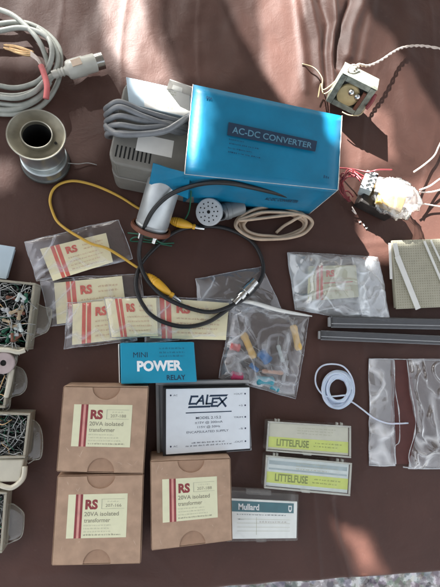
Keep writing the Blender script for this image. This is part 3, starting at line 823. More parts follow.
# ---------- adapter half out of the carton
q = Quad([P(125, 79, 47), P(215, 98, 47), P(206, 183, 47), P(107, 162, 47)])
root = empty('mains_adapter', q.mid(0), q.ang())
tag(root, 'grey plastic mains adapter with its cable wound round, sliding out of the blue carton', 'adapter')
def rounded(qd, rad_u, rad_v, z0, z1, inset=0.0):
    pts = []
    for (cu, cv, a0) in ((rad_u, rad_v, 180), (1-rad_u, rad_v, 270), (1-rad_u, 1-rad_v, 0), (rad_u, 1-rad_v, 90)):
        for k in range(7):
            a = math.radians(a0+k*15); pts.append(qd.at(cu+rad_u*math.cos(a)*(1-inset), cv+rad_v*math.sin(a)*(1-inset)))
    return pts
mb = MB(); o_ = q.sub(0, 0, 1, 1); 
mb.prism([Vector((*p.xy, 0)) for p in rounded(q.sub(-.01, -.01, 1, 1.01), .10, .14, 0, 0)], .5, z1=24, bevel=1.4, seg=3)
mb.build('lower_shell', mat('dark_grey_shell', (.19, .18, .16), .5, var=.08, bump=.12), root)
mb = MB(); mb.prism([Vector((*p.xy, 0)) for p in rounded(q, .10, .14, 0, 0)], 24.4, z1=47, bevel=2.2, seg=4, smooth=False)
sh_ = mb.build('upper_shell', M_grey, root)
mb = MB(); vq = q.sub(.06, .78, .44, .92)
for i in range(9): patch(mb, vq, .05, 0, (i/9, i/9+.045), (0, 1))
mb.build('vent', M_hole, sh_)
lb = MB(); patch(lb, q.sub(.25, .60, .62, .80, .08)); lb.build('label', M_strip, root)
lq = Quad([P(126, 77, 50), P(193, 92, 50), P(193, 119, 50), P(129, 104, 50)])
lb = MB(); lb.prism(lq.c, 46.8, bevel=.3); l2 = lb.build('rating_plate', M_bluecard, root)
pr = MB(); patch(pr, lq, .05, 0, (.24, .95), (.08, .97))
for i, (u, hh) in enumerate(((.40, .3), (.46, .42), (.49, .42), (.54, .42), (.60, .34), (.66, .34))):
    patch(pr, lq, .1, 1, (u, u+.022), (.86-hh, .84))
for v in (.2, .3): greek(pr, lq, .3, .75, v, .05, 1, .1)
pr.build('lettering', [M_strip, M_ink2], l2)
mb = MB()
def band(px0, py0, px1, py1, z, r, bow):
    """one turn of cable: over the top and down round both ends"""
    pts = [P(px0+16, py0+5, 6), P(px0+3, py0+4, 12), P(px0-2, py0+3, 30), P(px0, py0, 44), P(px0+12, py0-4+bow, z), P((px0+px1)/2, (py0+py1)/2-2+bow, z+1.5), P(px1-8, py1-2, z), P(px1+6, py1+1, z-3), P(px1+20, py1+4, z-9)]
    mb.tube(spline(pts, 9), r, 12)
for k, (y0, y1, z, bo) in enumerate(((107, 121, 51, -1), (113, 127, 52.5, -2), (120, 125, 52, 0), (127, 129, 53, 2), (133, 131, 52, 4))):
    band(108+k*.3, y0, 178-k*2, y1, z, 1.75, bo)
pts = [P(106, 126, 42), P(118, 134, 53), P(145, 134, 55), P(165, 131, 57), P(178, 124, 58), P(190, 116, 56), P(200, 113, 54)]
mb.tube(spline(pts, 9), 1.9, 12)
mb.build('cable', M_greyd, root)

# ---------- pale coiled cable with plug
root = empty('coiled_cable', P(20, 70), 0)
tag(root, 'pale grey cable coiled loosely with a round multipin plug and bare tinned ends', 'cable')
mb = MB()
loops = [
    [(-30, 2, 3), (0, 10, 4), (14, 16, 6), (26, 26, 8), (38, 40, 9), (45, 55, 9), (49, 72, 8), (44, 92, 7), (30, 104, 6), (8, 110, 5), (-20, 106, 4)],
    [(-25, 30, 3), (0, 24, 4), (25, 23, 5), (45, 32, 5), (58, 46, 5), (61, 62, 4), (58, 82, 3), (46, 102, 3), (28, 112, 3), (0, 114, 3), (-25, 108, 3)],
    [(-25, 36, 6), (0, 31, 7), (22, 28, 8), (44, 35, 9), (56, 50, 9), (57, 66, 10), (48, 82, 10), (32, 92, 8), (12, 96, 7), (-20, 92, 6)],
    [(-25, 80, 4), (0, 86, 5), (15, 88, 5), (30, 85, 6), (42, 78, 9), (50, 64, 12), (52, 50, 12), (48, 38, 9), (38, 28, 8)],
    [(-25, 92, 8), (0, 97, 9), (18, 98, 10), (34, 92, 11), (46, 80, 12), (54, 75, 11), (62, 71, 9)],
    [(-25, 99, 3), (0, 104, 4), (22, 105, 6), (40, 96, 8), (50, 82, 9)],
]
for l in loops: mb.tube(pth(l), 1.75, 12)
mb.build('cable', M_cable, root)
mb = MB(); a = P(52, 75, 11); b = P(103, 60.5, 9); L = (b-a).length
prof = [(0, .1), (0, 2.6), (L*.10, 2.9), (L*.12, 2.3), (L*.15, 3.1), (L*.18, 2.4), (L*.21, 3.2), (L*.24, 2.5), (L*.28, 3.5), (L*.30, 5.6), (L*.34, 6.4), (L*.62, 6.6), (L*.64, 6.1), (L*.84, 6.1), (L*.85, 5.8)]
pg = MB(); pg.lathe(prof, a, b); plug = pg.build('plug', M_plug, root, sharp=40)
pg = MB(); pg.lathe([(L*.84, 5.6), (L*1.0, 5.6), (L*1.0, 4.9), (L*.9, 4.9), (L*.9, .1)], a, b); pg.build('shell', M_nickel, plug, sharp=40)
pg = MB(); mm_ = a.lerp(b, .50)+Vector((0, 0, 6.3)); pg.box(mm_, (7, 5, .7), Matrix.Rotation((b-a).to_2d().angle_signed(Vector((1, 0))) , 3, 'Z'), bevel=.25); pg.build('grip', mat('warm_grip', (.55, .43, .33), .5), plug)
mb = MB(); mb.tube(pth([(41, 66, 14), (44, 74, 15), (47, 86, 15), (46, 99, 13)]), 2.0, 10); mb.build('sleeve', M_pink, root)
mb = MB()
for k, (dx_, dy_) in enumerate(((0, 0), (1.5, -3), (-1, 3))):
    mb.tube(pth([(42, 68, 14), (38, 60+dy_*.3, 15), (31, 54+dy_*.6, 14)]), .8, 8)
mb.build('conductor', M_wwire, root)
mb = MB()
rnd = random.Random(4)
for k in range(10):
    e = rnd.uniform(-3.5, 3.5)
    mb.tube(pth([(33, 54+e*.5, 13), (24, 51.5+e, 12+rnd.uniform(-1, 2)), (15, 49+e*1.1, 11), (5+rnd.uniform(-3, 6), 47+e*.8, 10)]), .75, 7, rfn=lambda t: 1.25*(1-.5*t))
mb.build('bare_end', M_copper, root)

# ---------- steel bobbin can
a = P(46, 163, .4); b = P(36.3, 134, 36); L = (b-a).length
root = empty('metal_spool', (a.x, a.y, 0)); tag(root, 'dull steel spool with a wide dished flange and dark open bore, standing', 'spool')
mb = MB()
mb.lathe([(0, 1), (0, 15.8), (.6, 16.6), (2.0, 16.6), (2.6, 16.2), (3.6, 14.0), (6, 13.0)], a, b, 48); mb.build('base_flange', M_dull, root, sharp=50)
mb = MB(); mb.lathe([(3.2, 15.6), (9, 15.3), (9.6, 14.4), (15, 14.2), (16, 14.8), (17, 14.2), (L-7, 13.6), (L-4, 15)], a, b, 48); mb.build('barrel', M_zinc, root, sharp=50)
mb = MB(); mb.lathe([(L-5, 12.0), (L-2.5, 17.2), (L-.4, 18.0), (L, 17.7), (L-.2, 17.1), (L-2.4, 15.5), (L-3.0, 10.2), (L-.6, 9.9), (L-.1, 9.6), (L-.3, 9.0), (L-3, 8.8), (3, 8.8), (3, .1)], a, b, 56, mats=[0, 2, 2, 2, 0, 0, 0, 2, 2, 0, 1, 1]); mb.build('top_flange', [M_steel, M_hole, M_rimmetal], root, sharp=50)
ax = (b-a).normalized(); u_ = ax.orthogonal().normalized()
mb = MB(); c_ = b - ax*2.4 + Vector((11.5, -4, 0)); mb.lathe([(0, .9), (.6, .8), (.6, .1)], c_, c_+ax*2, 10); mb.build('rivet', M_hole, root)
mb = MB(); mb.tube(pth([(67, 163, 3), (78, 164, 1.5), (88, 163, .8), (97, 165, .4)]), .3, 6); mb.build('wire_tail', M_lead, root)

# ---------- electrolytic can
a = P(151, 228, 13.5); b = P(166, 178, 33); L = (b-a).length
root = empty('capacitor', (a.x, a.y, 0)); tag(root, 'silver aluminium capacitor can with brown terminal end, propped against the blue flap', 'capacitor')
mb = MB(); mb.lathe([(1.2, .1), (1.2, 11.0), (2.5, 11.4), (3.5, 10.7), (4.4, 11.2), (L-1.5, 11.2), (L-.3, 10.6), (L, 9.6), (L+.1, .1)], a, b, 48); mb.build('can', M_alu, root, sharp=50)
mb = MB(); mb.lathe([(1.3, 12.2), (1.3, 13.8), (-1.0, 14.2), (-1.8, 13.6), (-1.8, .1)], a, b, 48); mb.build('end_cap', M_bake, root, sharp=50)
ax = (b-a).normalized(); side = ax.cross(Vector((0, 0, 1))).normalized(); upv = side.cross(ax)
tp = []
for s_ in (-1, 1):
    c_ = a - ax*1.8 + side*5*s_ + upv*5
    mb = MB(); mb.lathe([(0, 2.2), (2.4, 2.2), (2.4, 1.5), (6.2, 1.4), (6.2, .1)], c_, c_-ax*5, 14); mb.build('terminal', M_nickel, root, sharp=40); tp.append(c_-ax*4)
mb = MB()
mb.tube(spline([tp[0], P(145, 236, 14), P(138, 234, 9), P(128, 233, 3)], 8), .55, 7)
mb.tube(spline([tp[1], P(158, 236, 13), P(150, 240, 9), P(136, 237, 6), P(131, 241, 2), P(148, 242, 3), P(172, 246, 2)], 8), .55, 7)
mb.tube(spline([tp[0], P(152, 238, 12), P(162, 243, 7), P(174, 243, 2)], 8), .55, 7)
mb.build('wire', M_green, root)
mb = MB(); mb.tube(pth([(183, 172, 50), (188, 180, 44), (191, 190, 30), (189, 211, 12), (183, 222, 3)]), .55, 7)
tag(recenter(mb.build('green_lead', M_green)), 'thin dark green wire dangling over the carton mouth towards the yellow clip', 'wire')

# ---------- yellow crocodile lead
def croc(root, pts, z):
    a, b, c_ = pts
    mb = MB(); A, B_, C_ = P(*a), P(*b), P(*c_)
    line = spline([A, A.lerp(C_, .5)+(B_-A.lerp(C_, .5)), C_], 24)
    def rf(t):
        if t > .86: return 2.0
        b_ = 1.3+2.5*math.sin(min(1, t*1.15)*math.pi)**.8*(1-.25*t)
        return b_+(.28*math.sin(t*95) if t < .36 else 0)
    mb.tube(line, 2, 14, rfn=rf); bt = mb.build('boot', M_yclip, root)
    mb = MB(); d = (C_-B_).normalized(); mb.tube([C_-d*2, C_+d*2, C_+d*7+Vector((0, 0, 1.0))], 1, 8, rfn=lambda t: 1.9-.8*t)
    mb.tube([C_-d*2, C_+d*2, C_+d*7-Vector((0, 0, 1.2))], 1, 8, rfn=lambda t: 1.6-.8*t); mb.build('jaw', M_nickel, root)
root = empty('crocodile_lead', P(90, 220)); tag(root, 'yellow test lead curving over the top packet, a yellow crocodile clip at each end', 'test lead')
mb = MB(); mb.tube(pth([(149, 277, 4), (141, 270, 4), (132, 264, 5), (120, 256, 6), (106, 248, 7), (92, 244, 7), (79, 237, 6.5), (66, 229, 5), (57, 221, 2), (52, 210, 1), (50, 200, 1), (53, 190, 1), (61, 183.5, 1), (74, 181, 1), (90, 184, 1), (106, 190, 1), (122, 198, 1), (138, 208, 1), (152, 214, 1), (172, 220, 3)], 8), .95, 9)
mb.build('wire', M_yellow, root)
croc(root, [(147, 275, 4), (160, 286, 6), (173, 296, 5)], 4); croc(root, [(170, 220, 3.5), (182, 223.5, 5), (195, 227, 4)], 4)

# ---------- round perforated connector
n_ = Vector((-.42, -.22, .9)).normalized(); fc = P(208.5, 212, 17)
root = empty('perforated_connector', (fc.x, fc.y, 0)); tag(root, 'pale round connector with a pattern of pin holes in its face', 'connector')
mb = MB(); mb.lathe([(-.2, .1), (-.2, 9.2), (-.7, 9.7), (-3.2, 9.7), (-4, 9.2), (-4, .1)], fc, fc+n_, 48); dsc = mb.build('face_disc', M_disc, root, sharp=40)
u_ = n_.orthogonal().normalized(); v_ = n_.cross(u_); mb = MB()
def dot(x_, y_, r_):
    c_ = fc+u_*x_+v_*y_-n_*.12; mb.add([c_+(u_*math.cos(k*.785)+v_*math.sin(k*.785))*r_ for k in range(8)], [list(range(8))])
dot(0, 0, 1.3)
for R_, k_ in ((4.0, 8), (6.6, 12)):
    for i in range(k_): dot(R_*math.cos(i*2*math.pi/k_+R_), R_*math.sin(i*2*math.pi/k_+R_), .55)
mb.build('pin_hole', M_hole, dsc)
bb = P(215, 214, 9); be = P(243, 206.5, 7); L = (be-bb).length
mb = MB(); mb.lathe([(0, .1), (0, 5.4), (1, 6.0), (L*.35, 6.1), (L*.36, 6.5), (L*.5, 6.5), (L*.52, 6.0), (L*.9, 5.7), (L, 5.0), (L, .1)], bb, be, 32); mb.build('barrel', M_barrel, root, sharp=40)
mb = MB(); c_ = P(220.5, 215.5, 15.5); mb.lathe([(0, .1), (0, 3.2), (2.4, 3.2), (2.4, 2.4), (.8, 2.3), (.8, .1)], c_, c_+Vector((.2, -.3, 1)), 20); mb.build('knob', M_black, root, sharp=40)

# ---------- tan cord
root = MB(); pts = []
rnd = random.Random(11)
for k in range(76):
    a_ = 2*math.pi*k/14.0+.6; turn = k/14.0
    pts.append(P(272+math.cos(a_)*(34-4.0*math.sin(turn*2.3)+rnd.uniform(-1.6, 1.6))+turn*.5, 224-math.sin(a_)*(14.2+3.0*math.cos(turn*2.9)+rnd.uniform(-.9, .9)), 1.6+1.1*turn+rnd.uniform(-.3, .3)))
pts += [P(300, 214, 7), P(294, 220, 6), P(284, 226, 3), P(276, 233, 2)]
root.tube(spline(pts, 6), 1.15, 9)
tag(recenter(root.build('cord', M_tan)), 'tan round cord coiled into a flat oval below the blue carton', 'cord')

# ---------- black coax loop with metal connector
root = empty('coax_lead', P(200, 270)); tag(root, 'thin black coax lead looped in a wide ring ending in a silver connector', 'coax lead')
cp = [(302, 199, 26), (288, 196, 34), (272, 192, 44), (250, 187, 53), (228, 183, 58), (207, 183, 55), (187, 187.5, 46), (168, 196, 40), (152, 212, 33), (143, 232, 20), (139, 256, 8), (146, 278, 7), (163, 296, 8), (186, 307, 8), (210, 312, 8), (231, 306, 9), (250, 294, 8), (262, 277, 6), (262, 260, 3), (251, 241, 2), (226, 228.5, 3), (200, 226.5, 2), (177, 231, 2), (156, 247, 2), (140, 266, 4), (136, 286, 6), (143, 305, 6.5), (157, 319, 6.5), (182, 326.5, 6), (207, 322.5, 6.5), (228, 309, 8), (236, 302, 9)]
mb = MB(); mb.tube(pth(cp, 8), 1.5, 12); mb.build('cable', M_rubber, root)
a = P(234, 303, 9); b = P(255, 281, 8); L = (b-a).length
mb = MB(); mb.lathe([(0, .1), (0, 2.1), (L*.25, 2.2), (L*.26, 3.4), (L*.42, 3.4), (L*.44, 2.8), (L*.5, 2.8), (L*.52, 4.0), (L*.78, 4.0), (L*.80, 3.5), (L, 3.5), (L, 2.9), (L*.85, 2.9), (L*.85, .1)], a, b, 28); mb.build('connector', M_nickel, root, sharp=30)

# ---------- sheets of clear film
def pouch(q, parent, fm, zb, thick, crumple=.6, nu=64, nv=48, edge=.16, seed=0, name='film', bulge=None, hem=True, scale=9.0):
    def wob(u, v):
        p = q.at(u, v); s_ = Vector((p.x/14, p.y/14, seed)); e = .9
        p.x += noise.noise(s_)*e; p.y += noise.noise(s_+Vector((5, 5, 5)))*e; return p
    def ridg(p, sc, off_):
        return 1-abs(noise.noise(Vector((p.x/sc, p.y/sc, off_)))*2)
    top = []; bot = []
    for j in range(nv+1):
        for i in range(nu+1):
            u, v = i/nu, j/nv; p = wob(u, v)
            d = min(u, 1-u, v, 1-v); k = min(1, d/edge)**.6
            bg_ = bulge(u, v) if bulge else 1.0
            wx = noise.noise(Vector((p.x/17, p.y/17, seed+9)))*9; wy = noise.noise(Vector((p.x/17, p.y/17, seed+19)))*9
            w1 = Vector((p.x+wx, (p.y+wy)*.55, 0)); w2 = Vector(((p.x+wy)*.5, p.y-wx, 0))
            cr = (max(0, ridg(w1, scale, seed))**7*1.0 + max(0, ridg(w2, scale*.8, seed+3))**6*.8 + noise.noise(Vector((p.x/9, p.y/9, seed)))*.5 + noise.noise(Vector((p.x/3.2, p.y/3.2, seed)))*.10)
            zz = thick*k*bg_ + crumple*cr*(.35+.65*min(1, d/.05))
            top.append(Vector((p.x, p.y, zb+.35+max(0, zz)))); bot.append(Vector((p.x, p.y, zb+.08)))
    n = (nu+1)*(nv+1); k = nu+1
    ft = [(j*k+i, (j+1)*k+i, (j+1)*k+i+1, j*k+i+1) for j in range(nv) for i in range(nu)]
    mb = MB(); mb.add(top+bot, ft+[tuple(n+a for a in f[::-1]) for f in ft], 0, True)
    ring = [top[i] for i in range(k)]+[top[j*k+nu] for j in range(1, nv+1)]+[top[nv*k+i] for i in range(nu-1, -1, -1)]+[top[j*k] for j in range(nv-1, -1, -1)]
    mb.tube([p+Vector((0, 0, .1)) for p in ring[::2]]+[ring[0]], .3, 5, mat=1, rfn=lambda t: .26+.22*noise.noise(Vector((t*40, seed, 0))))
    return mb.build(name, [fm, F_edge], parent)

# ---------- five packets with cream cards
def packet(outer, card, z, label, seed, u_stripe=.17, thick=1.6, film_z=None):
    rnd = random.Random(seed)
    Q = PQ(outer, z); C_ = PQ(card, z+.9)
    t = empty('packet', Q.mid(z), Q.ang()); tag(t, label, 'packet', 'clear packets with cream cards')
    mb = MB(); n = 16; vs = []
    for j in range(n+1):
        for i in range(n+1):
            p = C_.at(i/n, j/n); p.z += .35*noise.noise(Vector((p.x/20, p.y/20, seed))); vs.append(p)
    k = n+1; mb.add(vs, [(j*k+i, (j+1)*k+i, (j+1)*k+i+1, j*k+i+1) for j in range(n) for i in range(n)], 0, True)
    cd_ = mb.build('card', M_card, t)
    mb = MB()
    def cp(qd, u0, u1, v0, v1, mt):
        m_ = 10; vs = []
        for j in range(m_+1):
            for u in (u0, u1):
                p = C_.at(u, v0+(v1-v0)*j/m_); p.z += .35*noise.noise(Vector((p.x/20, p.y/20, seed)))+.07; vs.append(p)
        mb.add(vs, [(2*j, 2*j+2, 2*j+3, 2*j+1) for j in range(m_)], mt)
    cp(C_, u_stripe, u_stripe+.055, 0, 1, 0); cp(C_, u_stripe+.075, u_stripe+.135, 0, 1, 0)
    text(mb, C_, 'RS', u_stripe+.20, .34, .20, 0, bold=.045, uw=.17, lift=.40)
    greek(mb, C_, u_stripe+.46, .92, .22, .05, 1, .40, rnd); greek(mb, C_, u_stripe+.46, .92, .34, .05, 1, .40, rnd)
    for v in (.50, .62, .74, .86): greek(mb, C_, u_stripe+.20, rnd.uniform(.75, .92), v, .045, 1, .40, rnd)
    mb.build('lettering', [M_cardred, M_cardink], cd_)
    pouch(Q, t, F_packet, z-.3, thick, .35, seed=seed, edge=.10, nu=80, nv=44, scale=13)
packet([(40, 279), (141, 274), (146, 318), (50, 327)], [(54, 283), (122, 276), (127, 316), (57, 324)], 1.2, 'cream card packet directly under the tilted top packet', 22)
packet([(24, 242), (119, 220), (133, 259), (37, 281)], [(40, 249), (106, 233), (113, 262), (53, 281)], 3.0, 'tilted cream card packet, topmost, crossed by the yellow wire', 21, .15)
packet([(68, 303), (134, 297), (137, 340), (64, 349)], [(73, 304), (138, 298), (140, 337), (72, 345)], 3.6, 'cream card packet at the lower corner, half covered on one side by its neighbour', 23, .14)
packet([(143, 296), (234, 300), (240, 336), (146, 343)], [(147, 297), (229, 303), (226, 340), (150, 338)], 4.0, 'cream card packet lying under the black coax loop, nearest the silver connector', 25, .15)
packet([(104.5, 298), (158, 296), (162, 336), (111, 338)], [(105, 299), (156, 298), (158, 336), (112, 337)], 5.6, 'bright cornered cream card packet in the middle of the overlapping lower row', 24, .19)

# ---------- grip bags
Q = PQ([(195, 279), (262, 267), (282, 309), (200, 318)], .5)
t = quad_thing('grip_bag', Q, 'small empty clear bag beneath the silver coax connector', 'bag')
pouch(Q, t, F_bag, .3, 1.6, .8, seed=41, scale=16)
Q = PQ([(232, 301), (309, 316), (296, 399), (219, 377)], 1.6)
t = quad_thing('grip_bag', Q, 'clear grip-seal bag with bright white top strip holding coloured components', 'bag')
pouch(Q, t, F_bag, 1.2, 6.0, .95, seed=42, nu=72, nv=72, scale=17)
mb = MB(); mb.tube(spline([Q.at(-.02, -.01, 2.6), Q.at(.25, -.02, 4.5), Q.at(.6, .01, 4.8), Q.at(1.02, .0, 3)], 8), 1, 8, rfn=lambda t: .5+1.1*math.sin(min(1, t*1.05)*math.pi)**.7+.15*noise.noise(Vector((t*14, 0, 0)))); mb.build('seal_strip', M_strip, t)
mb = MB()
for v in (.30, .52, .62): patch(mb, Q, 5.7, 0, (.36, .80), (v, v+.008))
def component(a, b, z, r, m, nm, label, cat, lead=6.0, wv=0.0, rnd=random):
    A, B_ = P(*a, z), P(*b, z); d = (B_-A).normalized()
    t = empty(nm, ((A+B_)/2).xy.to_3d() + Vector((0, 0, z-r))); tag(t, label, cat)
    mb = MB(); L = (B_-A).length; mb.lathe([(0, .1), (0, r*.7), (L*.08, r), (L*.2, r), (L*.26, r*.88), (L*.74, r*.88), (L*.8, r), (L*.92, r), (L, r*.7), (L, .1)], A, B_, 16); mb.build('body', m, t)
    s_ = d.cross(Vector((0, 0, 1)))
    for e, sg in ((A, -1), (B_, 1)):
        mb = MB(); mb.tube(spline([e, e+d*sg*lead*.5+s_*wv, e+d*sg*lead+s_*wv*2.5], 5), .32, 6); mb.build('lead', M_lead, t)
component((243, 333), (254, 358), 4.0, 2.8, M_ybody, 'resistor', 'long yellow resistor inside the grip bag, between pink and blue bodies', 'resistor', 5, 1)
component((293, 325), (299, 350), 4.0, 2.8, M_ybody, 'resistor', 'long yellow resistor near the right edge of the grip bag', 'resistor', 5, -1)
component((260, 351), (269, 362), 3.8, 4.0, M_blueb, 'capacitor', 'stubby bright blue capacitor in the middle of the grip bag', 'capacitor', 7, 1)
component((256, 380), (274, 381), 3.6, 3.4, M_cyan, 'capacitor', 'cyan capacitor near the bottom of the grip bag', 'capacitor', 5, 1)
component((230, 346), (240, 348), 3.4, 3.0, M_pink, 'capacitor', 'pink capacitor at the side edge of the grip bag', 'capacitor', 4, 1)
component((231, 375), (243, 377), 3.4, 3.2, M_mag, 'capacitor', 'magenta capacitor at the lower corner of the grip bag', 'capacitor', 4, 1)
component((278, 345), (283, 362), 3.2, 1.6, M_tag, 'resistor', 'slim grey resistor inside the grip bag beside the blue one', 'resistor', 6, -1)
component((262, 371), (283, 373), 3.0, 1.6, M_peach, 'resistor', 'slim peach resistor above the cyan capacitor', 'resistor', 4, .6)
component((250, 364), (258, 371), 3.2, 1.9, M_blueb, 'capacitor', 'small dark blue capacitor between the cyan and bright blue ones', 'capacitor', 4, .5)
component((270, 386), (279, 390), 3.0, 2.0, M_cyan, 'capacitor', 'small cyan capacitor at the very bottom of the grip bag', 'capacitor', 4, .5)
component((240, 360), (246, 367), 3.0, 1.7, M_black, 'diode', 'small black diode beside the magenta capacitor in the grip bag', 'diode', 5, .5)
component((287, 360), (283, 382), 3.0, 1.4, M_foam, 'resistor', 'thin pale resistor at the lower edge of the grip bag', 'resistor', 4, .6)
Q = PQ([(287, 252), (378, 257), (389, 325), (295, 310)], 1.0)
t = quad_thing('parts_bag', Q, 'milky crumpled bag holding a cream card with red print', 'bag')
C_ = PQ([(309, 266), (356, 265), (359, 297), (308, 301)], 7)
mb = MB(); mb.prism(C_.c, 4.0, bevel=.4); cd_ = mb.build('card', mat('pale_cream_card', (.66, .66, .46), .6, var=.04), t)
mb = MB(); patch(mb, C_, .08, 0, (.16, .21), (0, 1)); patch(mb, C_, .08, 0, (.24, .29), (0, 1)); text(mb, C_, 'RS', .36, .32, .18, 0, bold=.05, uw=.17, lift=.1)
patch(mb, C_, .08, 0, (.3, .9), (.5, .53))
for v in (.42, .65, .78): greek(mb, C_, .36, .88, v, .05, 1, .1)
mb.build('lettering', [M_cardred, M_cardink], cd_)
pouch(Q, t, F_milk, .4, 7.6, 1.9, nu=90, nv=76, seed=51, edge=.22, scale=19)
# second crumpled layer of the same bag, folded over
pouch(PQ([(352, 258), (380, 262), (391, 322), (362, 316)], 6), t, F_milk, 5.0, 2.0, 1.5, nu=40, nv=60, seed=52, edge=.3, name='folded_film', scale=17)

# ---------- transformers
def etrans(c, rz, label):
    root = empty('transformer', (c.x, c.y, 0), rz); tag(root, label, 'transformer')
    R = Matrix.Rotation(rz, 3, 'Z') @ Matrix.Rotation(math.radians(-24), 3, 'X')
    def l(x, y, z): return Vector((c.x, c.y, 3.2)) + R @ Vector((x, y, z))
    mb = MB()
    for (px_, pz, sx, sz) in ((-12.0, 13, 4.5, 24), (12.0, 13, 4.5, 24), (0, 23.5, 19.3, 4.2), (0, 3, 19.3, 4.2)):
        mb.box(l(px_, 0, pz), (sx, 14.5, sz), R, bevel=.35)
    mb.build('core', M_lamin, root)
    mb = MB(); mb.box(l(0, 0, 25.9), (29, 15.2, .5), R, bevel=.15); mb.build('strap', M_lamin, root)
    mb = MB(); mb.box(l(0, 0, 13.2), (19, 8, 17), R, bevel=.3); mb.build('inner_core', M_iron, root)
    mb = MB(); cc_ = l(-1.5, 9, 12.0); ce_ = l(-1.5, -9.6, 12.0)
    mb.lathe([(0, .1), (0, 7.6), (1, 8.4), (15.4, 8.4)]+[(15.4+1.6*math.sin(k*.16), 8.4-k*.62+.22*(k % 2)) for k in range(1, 13)]+[(17, .1)], cc_, ce_, 28); mb.build('winding', M_bobbin, root)
    mb = MB(); mb.box(l(8.0, -8.2, 13), (2.6, 1.6, 15), R, bevel=.2); mb.build('bobbin_cheek', M_bake, root)
    for (x_, z_) in ((-1.4, 17), (4.2, 16)):
        mb = MB(); cc_ = l(x_, -9.0, z_); mb.lathe([(0, .1), (.4, 1.4), (1.3, 2.2), (2.4, 2.5), (3.6, 2.2), (4.5, 1.3), (4.9, .1)], cc_+R @ Vector((0, 2.4, 0)), cc_-R @ Vector((0, 4, 0)), 16); mb.build('solder_tag', M_nickel, root)
    return root, l
tc_ = P(341, 107, 0)
root, l = etrans(tc_, math.radians(-23), 'small open frame transformer with pale steel core, red sleeve and twisted white leads')
mb = MB(); mb.tube(spline([l(15.2, -6, 22), l(15.8, -7.5, 17), l(15.0, -9, 11)], 8), 1.5, 10); mb.build('sleeve', M_redw, root)
mb = MB()
st_ = l(-1, 9, 27)
for ph in (0, math.pi):
    base_ = pth([(353, 71, 27), (358, 65, 24), (368, 66, 18), (380, 61, 14), (392, 53, 10), (402, 48, 7), (415, 46, 5), (430, 47, 4), (450, 51, 3)], 16)
    mb.tube([p+Vector((math.sin(i*.55+ph)*.55, math.cos(i*.55+ph)*.55, math.sin(i*.55+ph)*.5)) for i, p in enumerate(base_)], .6, 7)
mb.tube(pth([(350, 74, 26), (348, 69, 30), (353, 65, 31), (359, 67, 27)], 8), .6, 7)
mb.build('wire', M_wwire, root)
mb = MB(); mb.tube(spline([l(-10, 8, 20), P(324, 90, 14), P(322, 78, 9), P(314, 68, 4), P(302, 64, 1)], 10), .5, 7)
mb.tube(spline([l(-9, 8, 16), P(325, 94, 10), P(321, 84, 6), P(318, 98, 3)], 8), .5, 7)
mb.tube(spline([l(14, -9, 12), l(13, -13, 7), l(6, -15, 4), l(0, -14, 3)], 8), .5, 7)
mb.build('lead', mat('enamel_lead', (.55, .45, .28), .35, metal=.4, bump=0), root)

tc2 = P(379, 204, 0); rz = math.radians(-24); R = Matrix.Rotation(rz, 3, 'Z')
root = empty('wrapped_transformer', (tc2.x, tc2.y, 0), rz); tag(root, 'transformer bundled in crinkled white film with red leads and a pale terminal block', 'transformer')
def l(x, y, z): return Vector((tc2.x, tc2.y, 0)) + R @ Vector((x, y, z))
mb = MB(); mb.box(l(-5, -2, 7), (28, 19, 13), R, bevel=1.0); mb.build('core', M_iron, root)
mb = MB(); mb.box(l(1, -.5, 15.5), (20, 17, 9), R, bevel=1.5, seg=3); mb.build('winding', M_amber, root)
mb = MB(); mb.box(l(-19, 3, 14), (9, 15, 13), Matrix.Rotation(rz, 3, 'Z') @ Matrix.Rotation(-.3, 3, 'Y'), bevel=1.0); tb = mb.build('terminal_block', M_tag, root)
mb = MB()
for i in range(2):
    for j in range(4):
        c_ = l(-21.6+i*4.2, -2.4+j*3.6, 21.6+i*-1.2+.4); mb.lathe([(0, 1.15), (.5, 1.1), (.5, .1)], c_, c_+Vector((-.3, 0, 1)), 10)
mb.build('screw_hole', M_hole, tb)
# film wrap: crinkled closed shell
bm = bmesh.new(); bmesh.ops.create_icosphere(bm, subdivisions=5, radius=1.0)
for v in bm.verts:
    d = v.co.copy(); nz = noise.noise(d*1.6+Vector((3, 1, 0)))*.14 + max(0, 1-abs(noise.noise(d*1.7+Vector((1, 0, 0)))*2.4))**4*.15 - .05
    r_ = 1+nz
    v.co = Vector((d.x*20*r_, d.y*14.5*r_, max(-.96, d.z)*10.5*r_))
M_ = Matrix.Translation(l(4.5, 2.5, 15.5)) @ R.to_4x4()
mb = MB(); mb.bm(bm, 0, True, M_); mb.build('wrap', F_wrap, root)
mb = MB(); rnd = random.Random(8)
for k in range(7):
    w_ = lambda a: rnd.uniform(-a, a)
    mb.tube(pth([(362+w_(4), 178+w_(4), 20+w_(3)), (352+w_(3), 173+w_(4), 19+w_(4)), (344+w_(3), 177+w_(5), 14+w_(4)), (342+w_(4), 186+w_(4), 8+w_(3)), (346+w_(4), 194+w_(4), 5), (351+w_(3), 200+w_(3), 6)], 8), .55, 8)
mb.tube(pth([(338, 168, 3), (352, 169, 12), (368, 172, 20), (378, 170, 24), (392, 170, 20)], 8), .6, 8)
mb.build('red_lead', M_redw, root)
mb = MB(); mb.tube(pth([(414, 172, 16), (424, 165, 9), (434, 156, 6), (439, 146, 5), (446, 132, 4)], 8), .7, 8); mb.build('white_lead', M_wwire, root)
mb = MB(); mb.tube(pth([(420, 190, 14), (430, 186, 8), (440, 179, 5), (450, 174, 4)], 8), .7, 8); mb.build('white_lead', M_wwire, root)
mb = MB(); mb.tube(pth([(420, 192, 12), (432, 192, 6), (446, 188, 3)], 8), .7, 8); mb.build('white_lead', M_wwire, root)
